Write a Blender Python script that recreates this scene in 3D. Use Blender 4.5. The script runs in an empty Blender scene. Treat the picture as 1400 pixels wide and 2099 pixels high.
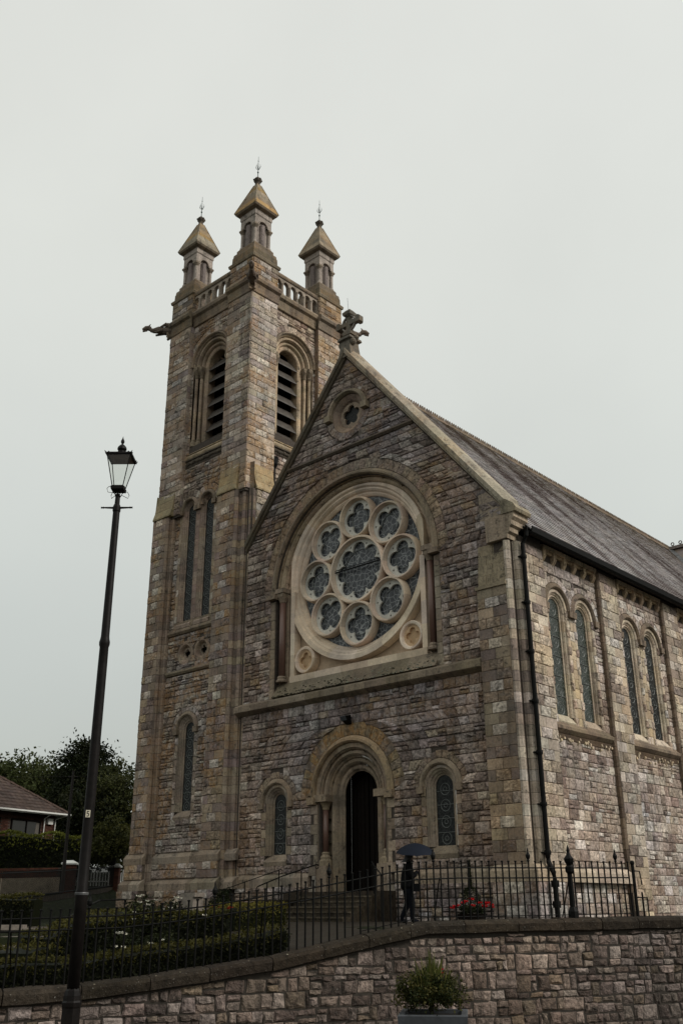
import bpy, math, random
from mathutils import Vector, Matrix, noise
from mathutils.geometry import tessellate_polygon
R = math.radians
rng = random.Random(11)
U = rng.uniform
scene = bpy.context.scene
COL = scene.collection
# ------------------------------------------------------------------ camera
CAM = Vector((23.02956, -25.61524, -1.02432))
cr = Vector((0.73659243, 0.67631856, -0.00498053))
cu_ = Vector((0.26076534, -0.27719485, 0.92475102))
cf = Vector((-0.6240457, 0.68246335, 0.38054007))
cam = bpy.data.objects.new('camera', bpy.data.cameras.new('camera'))
COL.objects.link(cam)
M3 = Matrix((cr, cu_, -cf)).transposed()
cam.matrix_world = Matrix.Translation(CAM) @ M3.to_4x4()
cam.data.sensor_fit = 'VERTICAL'
cam.data.sensor_width = 36; cam.data.sensor_height = 36
cam.data.lens = 36 * 1975.28 / 2099
cam.data.clip_end = 1500
scene.camera = cam
# ------------------------------------------------------------------ light
SUN_EL, SUN_AZ = R(38), R(68)          # azimuth measured from +Y towards +X
W = bpy.data.worlds.new('World'); scene.world = W; W.use_nodes = True
nt = W.node_tree; nt.nodes.clear()
N = nt.nodes.new
out = N('ShaderNodeOutputWorld'); addn = N('ShaderNodeAddShader')
bg1 = N('ShaderNodeBackground'); bg2 = N('ShaderNodeBackground')
sky = N('ShaderNodeTexSky'); sky.sky_type = 'NISHITA'; sky.sun_disc = False
sky.sun_elevation = SUN_EL; sky.sun_rotation = SUN_AZ; sky.air_density = 1.5; sky.dust_density = 3
nt.links.new(sky.outputs[0], bg1.inputs[0]); bg1.inputs[1].default_value = 0.05 * 0.35
geo = N('ShaderNodeTexCoord'); sep = N('ShaderNodeSeparateXYZ'); nt.links.new(geo.outputs['Generated'], sep.inputs[0])
ramp = N('ShaderNodeValToRGB'); nt.links.new(sep.outputs[2], ramp.inputs[0])
e = ramp.color_ramp.elements
e[0].position = 0.0; e[0].color = (.30, .31, .29, 1)
e[1].position = 1.0; e[1].color = (.76, .76, .71, 1)
for pos, c in ((.12, (.44, .46, .435, 1)), (.33, (.60, .62, .575, 1)), (.6, (.69, .70, .645, 1))):
    q = e.new(pos); q.color = c
tn = N('ShaderNodeTexNoise'); tn.inputs['Scale'].default_value = 2.2; tn.inputs['Detail'].default_value = 5
nt.links.new(geo.outputs['Generated'], tn.inputs['Vector'])
mr = N('ShaderNodeMapRange'); nt.links.new(tn.outputs[0], mr.inputs[0]); mr.inputs[1].default_value = .25; mr.inputs[2].default_value = .75; mr.inputs[3].default_value = .93; mr.inputs[4].default_value = 1.06
mx = N('ShaderNodeMixRGB'); mx.blend_type = 'MULTIPLY'; mx.inputs[0].default_value = 1
nt.links.new(ramp.outputs[0], mx.inputs[1]); nt.links.new(mr.outputs[0], mx.inputs[2])
nt.links.new(mx.outputs[0], bg2.inputs[0]); bg2.inputs[1].default_value = 1.0
nt.links.new(bg1.outputs[0], addn.inputs[0]); nt.links.new(bg2.outputs[0], addn.inputs[1]); nt.links.new(addn.outputs[0], out.inputs[0])
sun = bpy.data.lights.new('sun', 'SUN'); sun.energy = 2.0; sun.angle = R(14); sun.color = (1, .955, .9)
so = bpy.data.objects.new('sun', sun); COL.objects.link(so)
sd = Vector((math.sin(SUN_AZ) * math.cos(SUN_EL), math.cos(SUN_AZ) * math.cos(SUN_EL), math.sin(SUN_EL)))
so.rotation_euler = sd.to_track_quat('Z', 'Y').to_euler(); so.location = (30, 10, 60)
vs = scene.view_settings; vs.view_transform = 'Standard'; vs.look = 'None'; vs.gamma = 1; vs.use_curve_mapping = False; vs.exposure = 0
# ------------------------------------------------------------------ materials
def mat(name, build):
    m = bpy.data.materials.new(name); m.use_nodes = True; t = m.node_tree
    b = t.nodes['Principled BSDF']; build(t, b); return m
def nz(t, scale, detail=4, rough=.55, vec=None):
    n = t.nodes.new('ShaderNodeTexNoise'); n.inputs['Scale'].default_value = scale
    n.inputs['Detail'].default_value = detail; n.inputs['Roughness'].default_value = rough
    if vec: t.links.new(vec, n.inputs['Vector'])
    return n.outputs[0]
def mrange(t, src, a, b, c, d):
    n = t.nodes.new('ShaderNodeMapRange'); t.links.new(src, n.inputs[0])
    for i, v in zip((1, 2, 3, 4), (a, b, c, d)): n.inputs[i].default_value = v
    return n.outputs[0]
def mixc(t, fac, a, b, mode='MIX'):
    n = t.nodes.new('ShaderNodeMixRGB'); n.blend_type = mode
    for i, v in ((0, fac), (1, a), (2, b)):
        if isinstance(v, (int, float)): n.inputs[i].default_value = v
        elif isinstance(v, tuple): n.inputs[i].default_value = (*v, 1)
        else: t.links.new(v, n.inputs[i])
    return n.outputs[0]
def mul(t, a, b):
    n = t.nodes.new('ShaderNodeMath'); n.operation = 'MULTIPLY'
    for i, v in ((0, a), (1, b)):
        if isinstance(v, (int, float)): n.inputs[i].default_value = v
        else: t.links.new(v, n.inputs[i])
    return n.outputs[0]
def bump(t, b, h, s, dist=.02):
    n = t.nodes.new('ShaderNodeBump'); n.inputs['Strength'].default_value = s; n.inputs['Distance'].default_value = dist
    t.links.new(h, n.inputs['Height']); t.links.new(n.outputs[0], b.inputs['Normal'])
def posn(t): return t.nodes.new('ShaderNodeNewGeometry').outputs['Position']
def tone(t):
    a = t.nodes.new('ShaderNodeAttribute'); a.attribute_name = 'tone'; return a.outputs['Color'], a.outputs['Alpha']
def stone_mat(name, lo, hi, dark, lichen, bs, grain=9, stain=(.035, .03, .024)):
    def f(t, b):
        p = posn(t); c, al = tone(t)
        n1 = nz(t, grain, 6, .65, p); n2 = nz(t, 1.1, 4, .6, p); n3 = nz(t, 38, 3, .6, p)
        c = mixc(t, 1, c, (1.04, .99, .96), 'MULTIPLY')
        c = mixc(t, 1, c, mrange(t, n1, .32, .68, lo, hi), 'MULTIPLY')
        c = mixc(t, 1, c, mrange(t, n2, .3, .7, .72, 1.2), 'MULTIPLY')
        # iron staining and lichen, patchy
        l1 = mrange(t, nz(t, .5, 5, .65, p), .47, .55, 0, 1); l2 = mrange(t, nz(t, 6, 4, .7, p), .38, .54, 0, 1)
        c = mixc(t, mul(t, mul(t, mul(t, l1, l2), al), lichen), c, (.36, .18, .05))
        l3 = mrange(t, nz(t, 3.3, 6, .75, p), .56, .66, 0, 1)
        c = mixc(t, mul(t, l3, dark), c, stain)
        # rain streaks: noise stretched along the height
        mp = t.nodes.new('ShaderNodeMapping'); mp.inputs['Scale'].default_value = (2.6, 2.6, .22); t.links.new(p, mp.inputs[0])
        st = mrange(t, nz(t, 1.4, 5, .65, mp.outputs[0]), .52, .72, 0, 1)
        c = mixc(t, mul(t, st, dark * .8), c, stain)
        w = mrange(t, n3, .66, .74, 0, .5); c = mixc(t, w, c, (.52, .5, .44))
        t.links.new(c, b.inputs['Base Color']); b.inputs['Roughness'].default_value = .82; b.inputs['Specular IOR Level'].default_value = .12 if name == 'wet_coping' else .3
        v = t.nodes.new('ShaderNodeMath'); v.operation = 'MULTIPLY_ADD'; t.links.new(n3, v.inputs[0]); v.inputs[1].default_value = .35; t.links.new(n1, v.inputs[2])
        bump(t, b, v.outputs[0], bs, .06)
    return mat(name, f)
M = {}
M['rock'] = stone_mat('rock_faced_stone', .4, 1.58, .8, .62, 1.0, 11)
M['dressed'] = stone_mat('dressed_stone', .72, 1.22, .75, .35, .5, 14)
M['cream'] = stone_mat('cream_stone', .88, 1.1, .12, .05, .15, 14, (.12, .09, .06))
M['rubble'] = stone_mat('wall_rubble', .4, 1.6, .85, 0, 1.0, 12, (.02, .016, .012))
M['coping'] = stone_mat('wet_coping', .6, 1.4, .85, .0, .7, 9, (.015, .012, .009))
def simple(name, col, rough=.6, metal=0, var=.25, scale=6, bs=.15, spec=.5):
    def f(t, b):
        p = posn(t); n = nz(t, scale, 5, .65, p)
        c = mixc(t, 1, col, mrange(t, n, .3, .7, 1 - var, 1 + var), 'MULTIPLY')
        t.links.new(c, b.inputs['Base Color']); b.inputs['Roughness'].default_value = rough
        b.inputs['Metallic'].default_value = metal; b.inputs['Specular IOR Level'].default_value = spec
        if bs: bump(t, b, n, bs, .02)
    return mat(name, f)
M['mortar'] = simple('dark_mortar', (.06, .047, .037), .95, 0, .4, 12, .5)
M['lime'] = simple('lime_mortar', (.16, .125, .095), .95, 0, .35, 12, .5)
M['mortar2'] = simple('wet_mortar', (.03, .024, .018), .95, 0, .4, 12, .5)
M['granite'] = simple('polished_granite', (.15, .085, .065), .35, 0, .3, 60, 0)
M['iron'] = simple('black_painted_iron', (.004, .004, .0035), .6, 0, .4, 30, .15, .12)
M['lamp_iron'] = simple('lamp_post_paint', (.006, .0045, .004), .5, 0, .5, 9, .2, .14)
M['lead'] = simple('lead', (.09, .09, .09), .5, .4, .3, 9, .1)
M['came'] = simple('lead_came', (.12, .13, .123), .5, .2, .3, 9, 0)
M['louvre'] = simple('slate_louvre', (.07, .06, .05), .45, 0, .5, 5, .4)
M['dark'] = simple('dark_interior', (.006, .005, .004), .9, 0, .2, 3, 0, .1)
M['oak'] = simple('dark_oak_door', (.006, .004, .003), .8, 0, .3, 8, .3, .1)
M['copper'] = simple('green_copper', (.03, .06, .055), .6, .3, .4, 20, .1)
M['concrete'] = simple('worn_concrete', (.20, .17, .14), .85, 0, .35, 7, .3)
M['plate'] = simple('enamel_plate', (.6, .55, .42), .5, 0, .06, 9, 0)
M['white'] = simple('white_paint', (.7, .7, .66), .6, 0, .1, 9, 0)
M['navy'] = simple('navy_nylon', (.005, .008, .016), .7, 0, .15, 12, .1, .15)
M['cloth'] = simple('black_cloth', (.004, .004, .0045), .9, 0, .3, 30, .2, .08)
M['denim'] = simple('dark_trousers', (.005, .0055, .008), .9, 0, .3, 30, .2, .08)
M['skin'] = simple('skin', (.22, .12, .08), .6, 0, .1, 20, 0)
M['hair'] = simple('dark_hair', (.008, .006, .005), .6, 0, .3, 60, .3)
M['planter'] = simple('grey_planter', (.038, .042, .048), .65, 0, .25, 14, .3)
M['render'] = simple('beige_render', (.5, .41, .3), .9, 0, .2, 4, .2)
M['brick'] = simple('red_brick', (.13, .045, .025), .9, 0, .4, 9, .3)
M['soil'] = simple('dark_soil', (.012, .009, .007), .95, 0, .4, 9, .5, .1)
M['bark'] = simple('bark', (.014, .011, .009), .9, 0, .35, 8, .6)
M['curtain'] = simple('net_curtain', (.1, .09, .075), .9, 0, .15, 9, 0)
def grass_f(t, b):
    p = posn(t); n = nz(t, 3, 6, .7, p); c = mixc(t, mrange(t, n, .35, .65, 0, 1), (.006, .008, .003), (.014, .017, .005))
    t.links.new(c, b.inputs['Base Color']); b.inputs['Roughness'].default_value = .95; b.inputs['Specular IOR Level'].default_value = .1; bump(t, b, nz(t, 40, 3, .6, p), .8, .05)
M['grass'] = mat('grass', grass_f)
def asphalt_f(t, b):
    p = posn(t); n = nz(t, 60, 3, .7, p); n2 = nz(t, .6, 4, .6, p)
    c = mixc(t, 1, (.045, .043, .04), mrange(t, n, .3, .7, .6, 1.5), 'MULTIPLY'); t.links.new(c, b.inputs['Base Color'])
    t.links.new(mrange(t, n2, .4, .6, .3, .7), b.inputs['Roughness']); bump(t, b, n, .4, .01)
M['asphalt'] = mat('wet_asphalt', asphalt_f)
def paving_f(t, b):
    p = posn(t); n = nz(t, 5, 5, .7, p); b.inputs['Specular IOR Level'].default_value = .2; c = mixc(t, 1, (.022, .018, .013), mrange(t, n, .3, .7, .6, 1.3), 'MULTIPLY')
    t.links.new(c, b.inputs['Base Color']); b.inputs['Roughness'].default_value = .5; bump(t, b, n, .3, .02)
M['paving'] = mat('wet_paving', paving_f)
def slate_f(t, b):
    p = posn(t); c, al = tone(t); n = nz(t, 7, 5, .6, p)
    c = mixc(t, 1, c, mrange(t, n, .3, .7, .75, 1.25), 'MULTIPLY')
    mp = t.nodes.new('ShaderNodeMapping'); mp.inputs['Rotation'].default_value = (0, 0, 0); mp.inputs['Scale'].default_value = (.10, .42, .10); t.links.new(p, mp.inputs[0])
    s = mrange(t, nz(t, 1.6, 4, .6, mp.outputs[0]), .49, .58, 0, .85)
    c = mixc(t, s, c, (.085, .05, .042))
    # moss near the ridge
    sx = t.nodes.new('ShaderNodeSeparateXYZ'); t.links.new(p, sx.inputs[0])
    g = mrange(t, sx.outputs[2], 16.0, 19.5, 0, 1); l = mrange(t, nz(t, 1.7, 5, .7, p), .4, .62, 0, .8)
    c = mixc(t, mul(t, g, l), c, (.13, .095, .035))
    t.links.new(c, b.inputs['Base Color']); b.inputs['Roughness'].default_value = .42; b.inputs['Specular IOR Level'].default_value = .6
    bump(t, b, n, .2, .01)
M['slate'] = mat('wet_slate', slate_f)
def tonemat(name, rough=.7, var=.3, scale=20, trans=0):
    def f(t, b):
        p = posn(t); c, al = tone(t); c = mixc(t, 1, c, mrange(t, nz(t, scale, 3, .6, p), .3, .7, 1 - var, 1 + var), 'MULTIPLY')
        t.links.new(c, b.inputs['Base Color']); b.inputs['Roughness'].default_value = rough; b.inputs['Specular IOR Level'].default_value = .12
        if trans:
            tr = t.nodes.new('ShaderNodeBsdfTranslucent'); t.links.new(c, tr.inputs[0]); ms = t.nodes.new('ShaderNodeMixShader'); ms.inputs[0].default_value = trans
            t.links.new(b.outputs[0], ms.inputs[1]); t.links.new(tr.outputs[0], ms.inputs[2]); t.links.new(ms.outputs[0], t.nodes['Material Output'].inputs[0])
    return mat(name, f)
M['leaf'] = tonemat('leaves', .6, .3, 20, .3)
M['toned'] = tonemat('toned_surface', .8, .2, 9)
M['tile'] = tonemat('concrete_roof_tile', .85, .35, 5)
def leaded(name, glass, lead, scale, wid, rough=.12):
    def f(t, b):
        p = posn(t); v = t.nodes.new('ShaderNodeTexVoronoi'); v.feature = 'DISTANCE_TO_EDGE'; v.inputs['Scale'].default_value = scale; t.links.new(p, v.inputs['Vector'])
        v2 = t.nodes.new('ShaderNodeTexVoronoi'); v2.inputs['Scale'].default_value = scale; t.links.new(p, v2.inputs['Vector'])
        ln = mrange(t, v.outputs[0], wid * .6, wid, 1, 0)
        g = mixc(t, 1, glass, mrange(t, v2.outputs['Distance'], 0, .6, .6, 1.5), 'MULTIPLY')
        t.links.new(mixc(t, ln, g, lead), b.inputs['Base Color'])
        t.links.new(mrange(t, ln, 0, 1, rough, .7), b.inputs['Roughness']); b.inputs['Specular IOR Level'].default_value = .12 if 'dark' in name else .35
        bump(t, b, v2.outputs['Distance'], .25, .01)
    return mat(name, f)
M['rose_glass'] = leaded('rose_leaded_glass', (.034, .037, .042), (.30, .31, .31), 5, .045, .3)
M['glass_dark'] = leaded('dark_leaded_glass', (.012, .013, .013), (.045, .047, .045), 9, .05, .3)
M['glass_green'] = leaded('green_leaded_glass', (.013, .019, .014), (.085, .09, .08), 9, .05, .25)
def pane_f(t, b):
    t.nodes.remove(b); tr = t.nodes.new('ShaderNodeBsdfTransparent'); tr.inputs[0].default_value = (.93, .94, .92, 1)
    gl = t.nodes.new('ShaderNodeBsdfGlossy'); gl.inputs['Roughness'].default_value = .08; ms = t.nodes.new('ShaderNodeMixShader'); ms.inputs[0].default_value = .06
    t.links.new(tr.outputs[0], ms.inputs[1]); t.links.new(gl.outputs[0], ms.inputs[2]); t.links.new(ms.outputs[0], t.nodes['Material Output'].inputs[0])
M['pane'] = mat('clear_lamp_glass', pane_f)
M['window'] = simple('dark_window_glass', (.015, .016, .016), .1, 0, .1, 3, 0)
# ------------------------------------------------------------------ mesh helpers
class G:
    def __init__(s): s.v = []; s.f = []; s.c = []; s.smooth = False
    def add(s, pts, t=(.3, .3, .3, 0)):
        i = len(s.v); s.v.extend(pts); s.c.extend([t] * len(pts)); return i
    def face(s, pts, t=(.3, .3, .3, 0)):
        i = s.add(pts, t); s.f.append(tuple(range(i, i + len(pts))))
    def box(s, a, b, t=(.3, .3, .3, 0)):
        x0, y0, z0 = a; x1, y1, z1 = b
        i = s.add([(x0, y0, z0), (x1, y0, z0), (x1, y1, z0), (x0, y1, z0), (x0, y0, z1), (x1, y0, z1), (x1, y1, z1), (x0, y1, z1)], t)
        s.f += [(i, i+3, i+2, i+1), (i+4, i+5, i+6, i+7), (i, i+1, i+5, i+4), (i+1, i+2, i+6, i+5), (i+2, i+3, i+7, i+6), (i+3, i, i+4, i+7)]
    def rings(s, rings, t=(.3, .3, .3, 0), cap0=True, cap1=True, closed=True):
        n = len(rings[0]); i = len(s.v)
        for r in rings: s.add(r, t)
        for k in range(len(rings) - 1):
            for j in range(n if closed else n - 1):
                a = i + k * n + j; b = i + k * n + (j + 1) % n; s.f.append((a, b, b + n, a + n))
        if cap0: s.f.append(tuple(i + j for j in reversed(range(n))))
        if cap1: s.f.append(tuple(i + (len(rings) - 1) * n + j for j in range(n)))
    def tube(s, pts, rad, n=8, t=(.3, .3, .3, 0)):
        pts = [Vector(p) for p in pts]; rs = []
        for k, p in enumerate(pts):
            d = (pts[min(k + 1, len(pts) - 1)] - pts[max(k - 1, 0)]).normalized()
            a = d.cross(Vector((0, 0, 1)))
            if a.length < .05: a = d.cross(Vector((0, 1, 0)))
            a.normalize(); b = d.cross(a); r = rad[k] if isinstance(rad, (list, tuple)) else rad
            rs.append([tuple(p + (a * math.cos(6.28318 * j / n) + b * math.sin(6.28318 * j / n)) * r) for j in range(n)])
        s.rings(rs, t)
    def lathe(s, c, prof, n=12, t=(.3, .3, .3, 0), rot=0):
        s.rings([[(c[0] + r * math.cos(rot + 6.28318 * j / n), c[1] + r * math.sin(rot + 6.28318 * j / n), c[2] + z) for j in range(n)] for r, z in prof], t)
    def sphere(s, c, r, n=8, m=5, t=(.3, .3, .3, 0), sz=1):
        s.lathe(c, [(max(.001, r * math.sin(math.pi * k / m)), -r * sz * math.cos(math.pi * k / m)) for k in range(m + 1)], n, t)
def parent_to(o, parent):
    if parent is not None:
        o.parent = parent
        if parent.type == 'EMPTY': o.matrix_parent_inverse = Matrix.Translation(-Vector(parent.location))
def obj(name, g, m, parent=None, **kw):
    me = bpy.data.meshes.new(name); me.from_pydata(g.v, [], g.f)
    a = me.attributes.new('tone', 'FLOAT_COLOR', 'POINT')
    a.data.foreach_set('color', [x for c in g.c for x in (c if len(c) == 4 else (*c, 0))])
    if g.smooth: me.shade_smooth()
    me.materials.append(M[m]); me.update()
    o = bpy.data.objects.new(name, me); COL.objects.link(o); parent_to(o, parent)
    for k, v in kw.items(): o[k] = v
    return o
def thing(name, loc, label, cat, group=None):
    o = bpy.data.objects.new(name, None); o.empty_display_size = .3; o.location = loc; COL.objects.link(o)
    o['label'] = label; o['category'] = cat
    if group: o['group'] = group
    return o
class Fr:
    """a wall face: u along, z up, d outwards"""
    def __init__(s, ox, oy, ux, uy):
        s.o = (ox, oy); s.u = (ux, uy); s.n = (uy, -ux)
    def __call__(s, u, z, d=0):
        return (s.o[0] + s.u[0] * u + s.n[0] * d, s.o[1] + s.u[1] * u + s.n[1] * d, z)
    def off(s, d): return Fr(s.o[0] + s.n[0] * d, s.o[1] + s.n[1] * d, *s.u)
FAC = Fr(0, 0, 1, 0)                # u = x
def NAV(x): return Fr(x, 0, 0, 1)   # u = y, outward +x
# tones (linear albedo + lichen share)
def jit(c, v=.18, l=None):
    k = U(1 - v, 1 + v); return (c[0]*k*U(.96, 1.04), c[1]*k, c[2]*k*U(.95, 1.05), c[3] if l is None else l)
def pick(tab):
    r = rng.random() * sum(w for w, _ in tab)
    for w, c in tab:
        r -= w
        if r <= 0: return jit(c)
    return jit(tab[-1][1])
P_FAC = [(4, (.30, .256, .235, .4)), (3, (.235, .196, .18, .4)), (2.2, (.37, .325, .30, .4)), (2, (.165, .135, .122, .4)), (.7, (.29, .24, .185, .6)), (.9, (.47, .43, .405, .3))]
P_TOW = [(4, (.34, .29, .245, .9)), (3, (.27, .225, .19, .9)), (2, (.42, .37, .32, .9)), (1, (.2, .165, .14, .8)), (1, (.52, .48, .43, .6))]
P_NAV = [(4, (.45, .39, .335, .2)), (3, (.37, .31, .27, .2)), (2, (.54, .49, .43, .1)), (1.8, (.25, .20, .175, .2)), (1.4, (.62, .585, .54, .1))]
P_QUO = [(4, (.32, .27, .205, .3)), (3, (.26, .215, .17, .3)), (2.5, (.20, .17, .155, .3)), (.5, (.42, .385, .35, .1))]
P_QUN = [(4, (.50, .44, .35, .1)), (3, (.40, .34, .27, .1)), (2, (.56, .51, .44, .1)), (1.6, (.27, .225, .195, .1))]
P_DRS = [(4, (.29, .245, .19, .2)), (2, (.25, .205, .155, .2)), (1, (.34, .30, .245, .2))]
P_RET = [(4, (.195, .155, .13, 0)), (3, (.145, .112, .092, 0)), (2, (.26, .215, .185, 0)), (2.5, (.085, .064, .052, 0)), (1, (.145, .112, .08, 0))]
def stone(g, F, poly, d, relief, t, jt=.007, bev=.02, back=-.04):
    n = len(poly); cu = sum(p[0] for p in poly) / n; cz = sum(p[1] for p in poly) / n
    hu = max(abs(p[0] - cu) for p in poly); hz = max(abs(p[1] - cz) for p in poly)
    if hu < .02 or hz < .02: return
    ring = []
    for k in range(n):
        a = poly[k]; b = poly[(k + 1) % n]; ring.append(a)
        L = math.hypot(a[0] - b[0], a[1] - b[1])
        if L > .3: ring += [(a[0] + (b[0] - a[0]) * q, a[1] + (b[1] - a[1]) * q) for q in (.33, .67)]
        elif L > .14: ring.append(((a[0] + b[0]) / 2, (a[1] + b[1]) / 2))
    def inset(k, dd, j=0):
        fu = max(.2, (hu - k) / hu); fz = max(.2, (hz - k) / hz)
        return [F(cu + (p[0] - cu) * fu + U(-j, j), cz + (p[1] - cz) * fz + U(-j, j), dd() if callable(dd) else dd) for p in ring]
    m = len(ring); i = len(g.v)
    g.add(inset(jt, back), t); g.add(inset(jt, d, jt * .35), t)
    g.add(inset(jt + bev, lambda: d + relief * U(.25, .95), bev * .35), t)
    for k in range(2):
        for j in range(m):
            a = i + k * m + j; b = i + k * m + (j + 1) % m; g.f.append((a, b, b + m, a + m))
    if relief < .012: g.f.append(tuple(i + 2 * m + j for j in range(m))); return
    # inner ring and peak give the rock face its broken planes
    i3 = g.add(inset(min(hu, hz) * .5, lambda: d + relief * U(.55, 1.15), .02), t)
    for j in range(m):
        a = i + 2 * m + j; b = i + 2 * m + (j + 1) % m; g.f.append((a, b, i3 + (j + 1) % m, i3 + j))
    q = g.add([F(cu + U(-.3, .3) * hu, cz + U(-.3, .3) * hz, d + relief * U(.6, 1.2))], t)
    for j in range(m): g.f.append((i3 + j, i3 + (j + 1) % m, q))
class Pool:
    """collects blocks; the largest in view become objects, the rest one mesh"""
    def __init__(s, root, name, restname): s.l = []; s.root = root; s.n = name; s.r = restname
    def put(s, parent, F, poly, d, relief, pal, m, **kw):
        t = pick(pal) if isinstance(pal, list) else pal
        q_ = Vector(F(poly[0][0], poly[0][1])); k1 = 1 + .3 * noise.noise(q_ * .35) + .2 * noise.noise(q_ * 1.3); k2 = .10 * noise.noise(q_ * .28 + Vector((9, 3, 5)))
        t = (t[0] * k1 * (1 + k2), t[1] * k1, t[2] * k1 * (1 - k2 * 1.5), t[3])
        cu = sum(p[0] for p in poly) / len(poly); cz = sum(p[1] for p in poly) / len(poly)
        P = Vector(F(cu, cz, 0)); v = P - CAM; z = v.dot(cf)
        x = v.dot(cr) / z * 1975; y = v.dot(cu_) / z * 1975
        hu = max(p[0] for p in poly) - min(p[0] for p in poly); hz = max(p[1] for p in poly) - min(p[1] for p in poly)
        fac = -(v.normalized().x * F.n[0] + v.normalized().y * F.n[1])
        sc = hu * hz * fac / z / z if (z > 0 and abs(x) < 700 and abs(y) < 1050) else 0
        s.l.append((sc, parent, F, poly, d, relief, t, m, kw))
    def build(s, limit=300):
        s.l.sort(key=lambda e: -e[0]); rest = {}
        for k, (sc, parent, F, poly, d, relief, t, m, kw) in enumerate(s.l):
            if k < limit and sc > 0:
                g = G(); stone(g, F, poly, d, relief, t, **kw)
                if g.v: obj(s.n, g, m, parent)
            else: stone(rest.setdefault(m, G()), F, poly, d, relief, t, **kw)
        for m, g in rest.items():
            obj(s.r, g, m, s.root, kind='stuff')
        print(s.n, len(s.l))
# shapes that keep rubble away: z -> (left, right) or None
def sh_arch(cu, zs, r, zb, w): return lambda z: (cu - math.sqrt(r*r - (z-zs)**2), cu + math.sqrt(r*r - (z-zs)**2)) if zs <= z < zs + r else ((cu - w, cu + w) if zb <= z < zs else None)
def sh_circ(cu, cz, r): return lambda z: (cu - math.sqrt(r*r - (z-cz)**2), cu + math.sqrt(r*r - (z-cz)**2)) if abs(z - cz) < r else None
def sh_rect(u0, u1, z0, z1): return lambda z: (u0, u1) if z0 <= z <= z1 else None
def fill(pool, parent, F, u0, u1, z0, z1, shapes, pal, m='rock', d=.015, relief=.055, hr=(.24, .36), wr=(.28, .64), split=.22, lim=None, top=None, jt=.007, bev=.022, skew=0):
    z = z0
    while z < z1 - .05:
        h = U(*hr)
        if z1 - (z + h) < hr[0] * .6: h = z1 - z
        zt = z + h; zm = z + h / 2
        lo = lim(z) if lim else (u0, u1); hi = lim(zt) if lim else (u0, u1)
        cuts = []
        for s in shapes:
            a, b, c = s(z + .01), s(zt - .01), s(zm)
            if a and b: cuts.append((a[0], b[0], a[1], b[1]))
            elif c: cuts.append((c[0], c[0], c[1], c[1]))
            elif a and (a[1] - a[0]) > .5 and False: cuts.append((a[0], a[0], a[1], a[1]))
        cuts.sort(); spans = []; L = (max(lo[0], u0), max(hi[0], u0)); Rr = (min(lo[1], u1), min(hi[1], u1))
        for a in cuts:
            if a[0] - L[0] > .03 or a[1] - L[1] > .03: spans.append((L, (a[0], a[1])))
            if a[2] > L[0]: L = (a[2], a[3])
        spans.append((L, Rr))
        for (a, b) in spans:
            a = list(a); b = list(b)
            w = ((b[0] + b[1]) - (a[0] + a[1])) / 2
            if w < .07 or max(b) <= min(a): continue
            xs = [0]; 
            while xs[-1] < w:
                q = U(*wr); 
                if w - (xs[-1] + q) < wr[0] * .5: q = w - xs[-1]
                xs.append(xs[-1] + q)
            for k in range(len(xs) - 1):
                f0, f1 = xs[k] / w, xs[k + 1] / w
                def e(f): return (a[0] + (b[0] - a[0]) * f if 0 < f < 1 and abs(a[0] - a[1]) < .001 and abs(b[0] - b[1]) < .001 else a[0] + (b[0] - a[0]) * f, a[1] + (b[1] - a[1]) * f)
                l, r = e(f0), e(f1)
                parts = [(0, 1)]
                if h > .2 and rng.random() < split:
                    c = U(.38, .62); parts = [(0, c), (c, 1)]
                for (p0, p1) in parts:
                    lb = l[0] + (l[1] - l[0]) * p0; lt = l[0] + (l[1] - l[0]) * p1; rb = r[0] + (r[1] - r[0]) * p0; rt = r[0] + (r[1] - r[0]) * p1
                    za, zb_ = z + h * p0, z + h * p1
                    qs = [(lb, rb, lt, rt)]
                    if len(parts) == 2 and (rb - lb) > .45 and rng.random() < .5:
                        f = U(.35, .65); mb = lb + (rb - lb) * f; mt = lt + (rt - lt) * f; qs = [(lb, mb, lt, mt), (mb, rb, mt, rt)]
                    for (x0, x1, x2, x3) in qs:
                        poly = [(x0, za), (x1, za), (x3, zb_), (x2, zb_)]
                        if skew: poly = [(pu + U(-skew, skew), pz + U(-skew, skew) * .7) for pu, pz in poly]
                        if top:
                            poly = [(pu, min(pz, top(pu))) for pu, pz in poly]
                            if min(poly[2][1], poly[3][1]) - max(poly[0][1], poly[1][1]) < .05: continue
                        if (x1 - x0) + (x3 - x2) < .1: continue
                        pool.put(parent, F, poly, d + U(0, .012), relief * U(.6, 1.3), pal, m, jt=jt, bev=bev)
        z = zt
def quoins(pool, parent, F, u0, u1, z0, z1, pal, h=.335, n=2, d=.02, m='dressed', rough=.4, relief=.03):
    """squared blocks in even courses filling a pier face"""
    k = max(1, round((z1 - z0) / h)); h = (z1 - z0) / k
    for i in range(k):
        w = u1 - u0; c = [0, .5 + U(-.04, .04), 1] if (i % 2 == 0) else [0, .27 + U(-.03, .03), .73 + U(-.03, .03), 1]
        if w < .75: c = [0, .62 if i % 2 else .38, 1]
        if w < .45: c = [0, 1]
        if w > 2.2: c = [0, .25, .5, .75, 1] if i % 2 else [0, .14, .38, .62, .86, 1]
        for j in range(len(c) - 1):
            mid = i % 2 and len(c) == 4 and j == 1
            t = pick(pal)
            if mid and rng.random() < .55: t = jit((.50, .46, .41, .1))
            rk = mid or rng.random() < rough
            pool.put(parent, F, [(u0 + w*c[j], z0 + i*h), (u0 + w*c[j+1], z0 + i*h), (u0 + w*c[j+1], z0 + (i+1)*h), (u0 + w*c[j], z0 + (i+1)*h)],
                     d + U(0, .006), relief * U(.8, 1.4) if rk else .006, t, 'rock' if rk else m, jt=.006, bev=.014)
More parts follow.
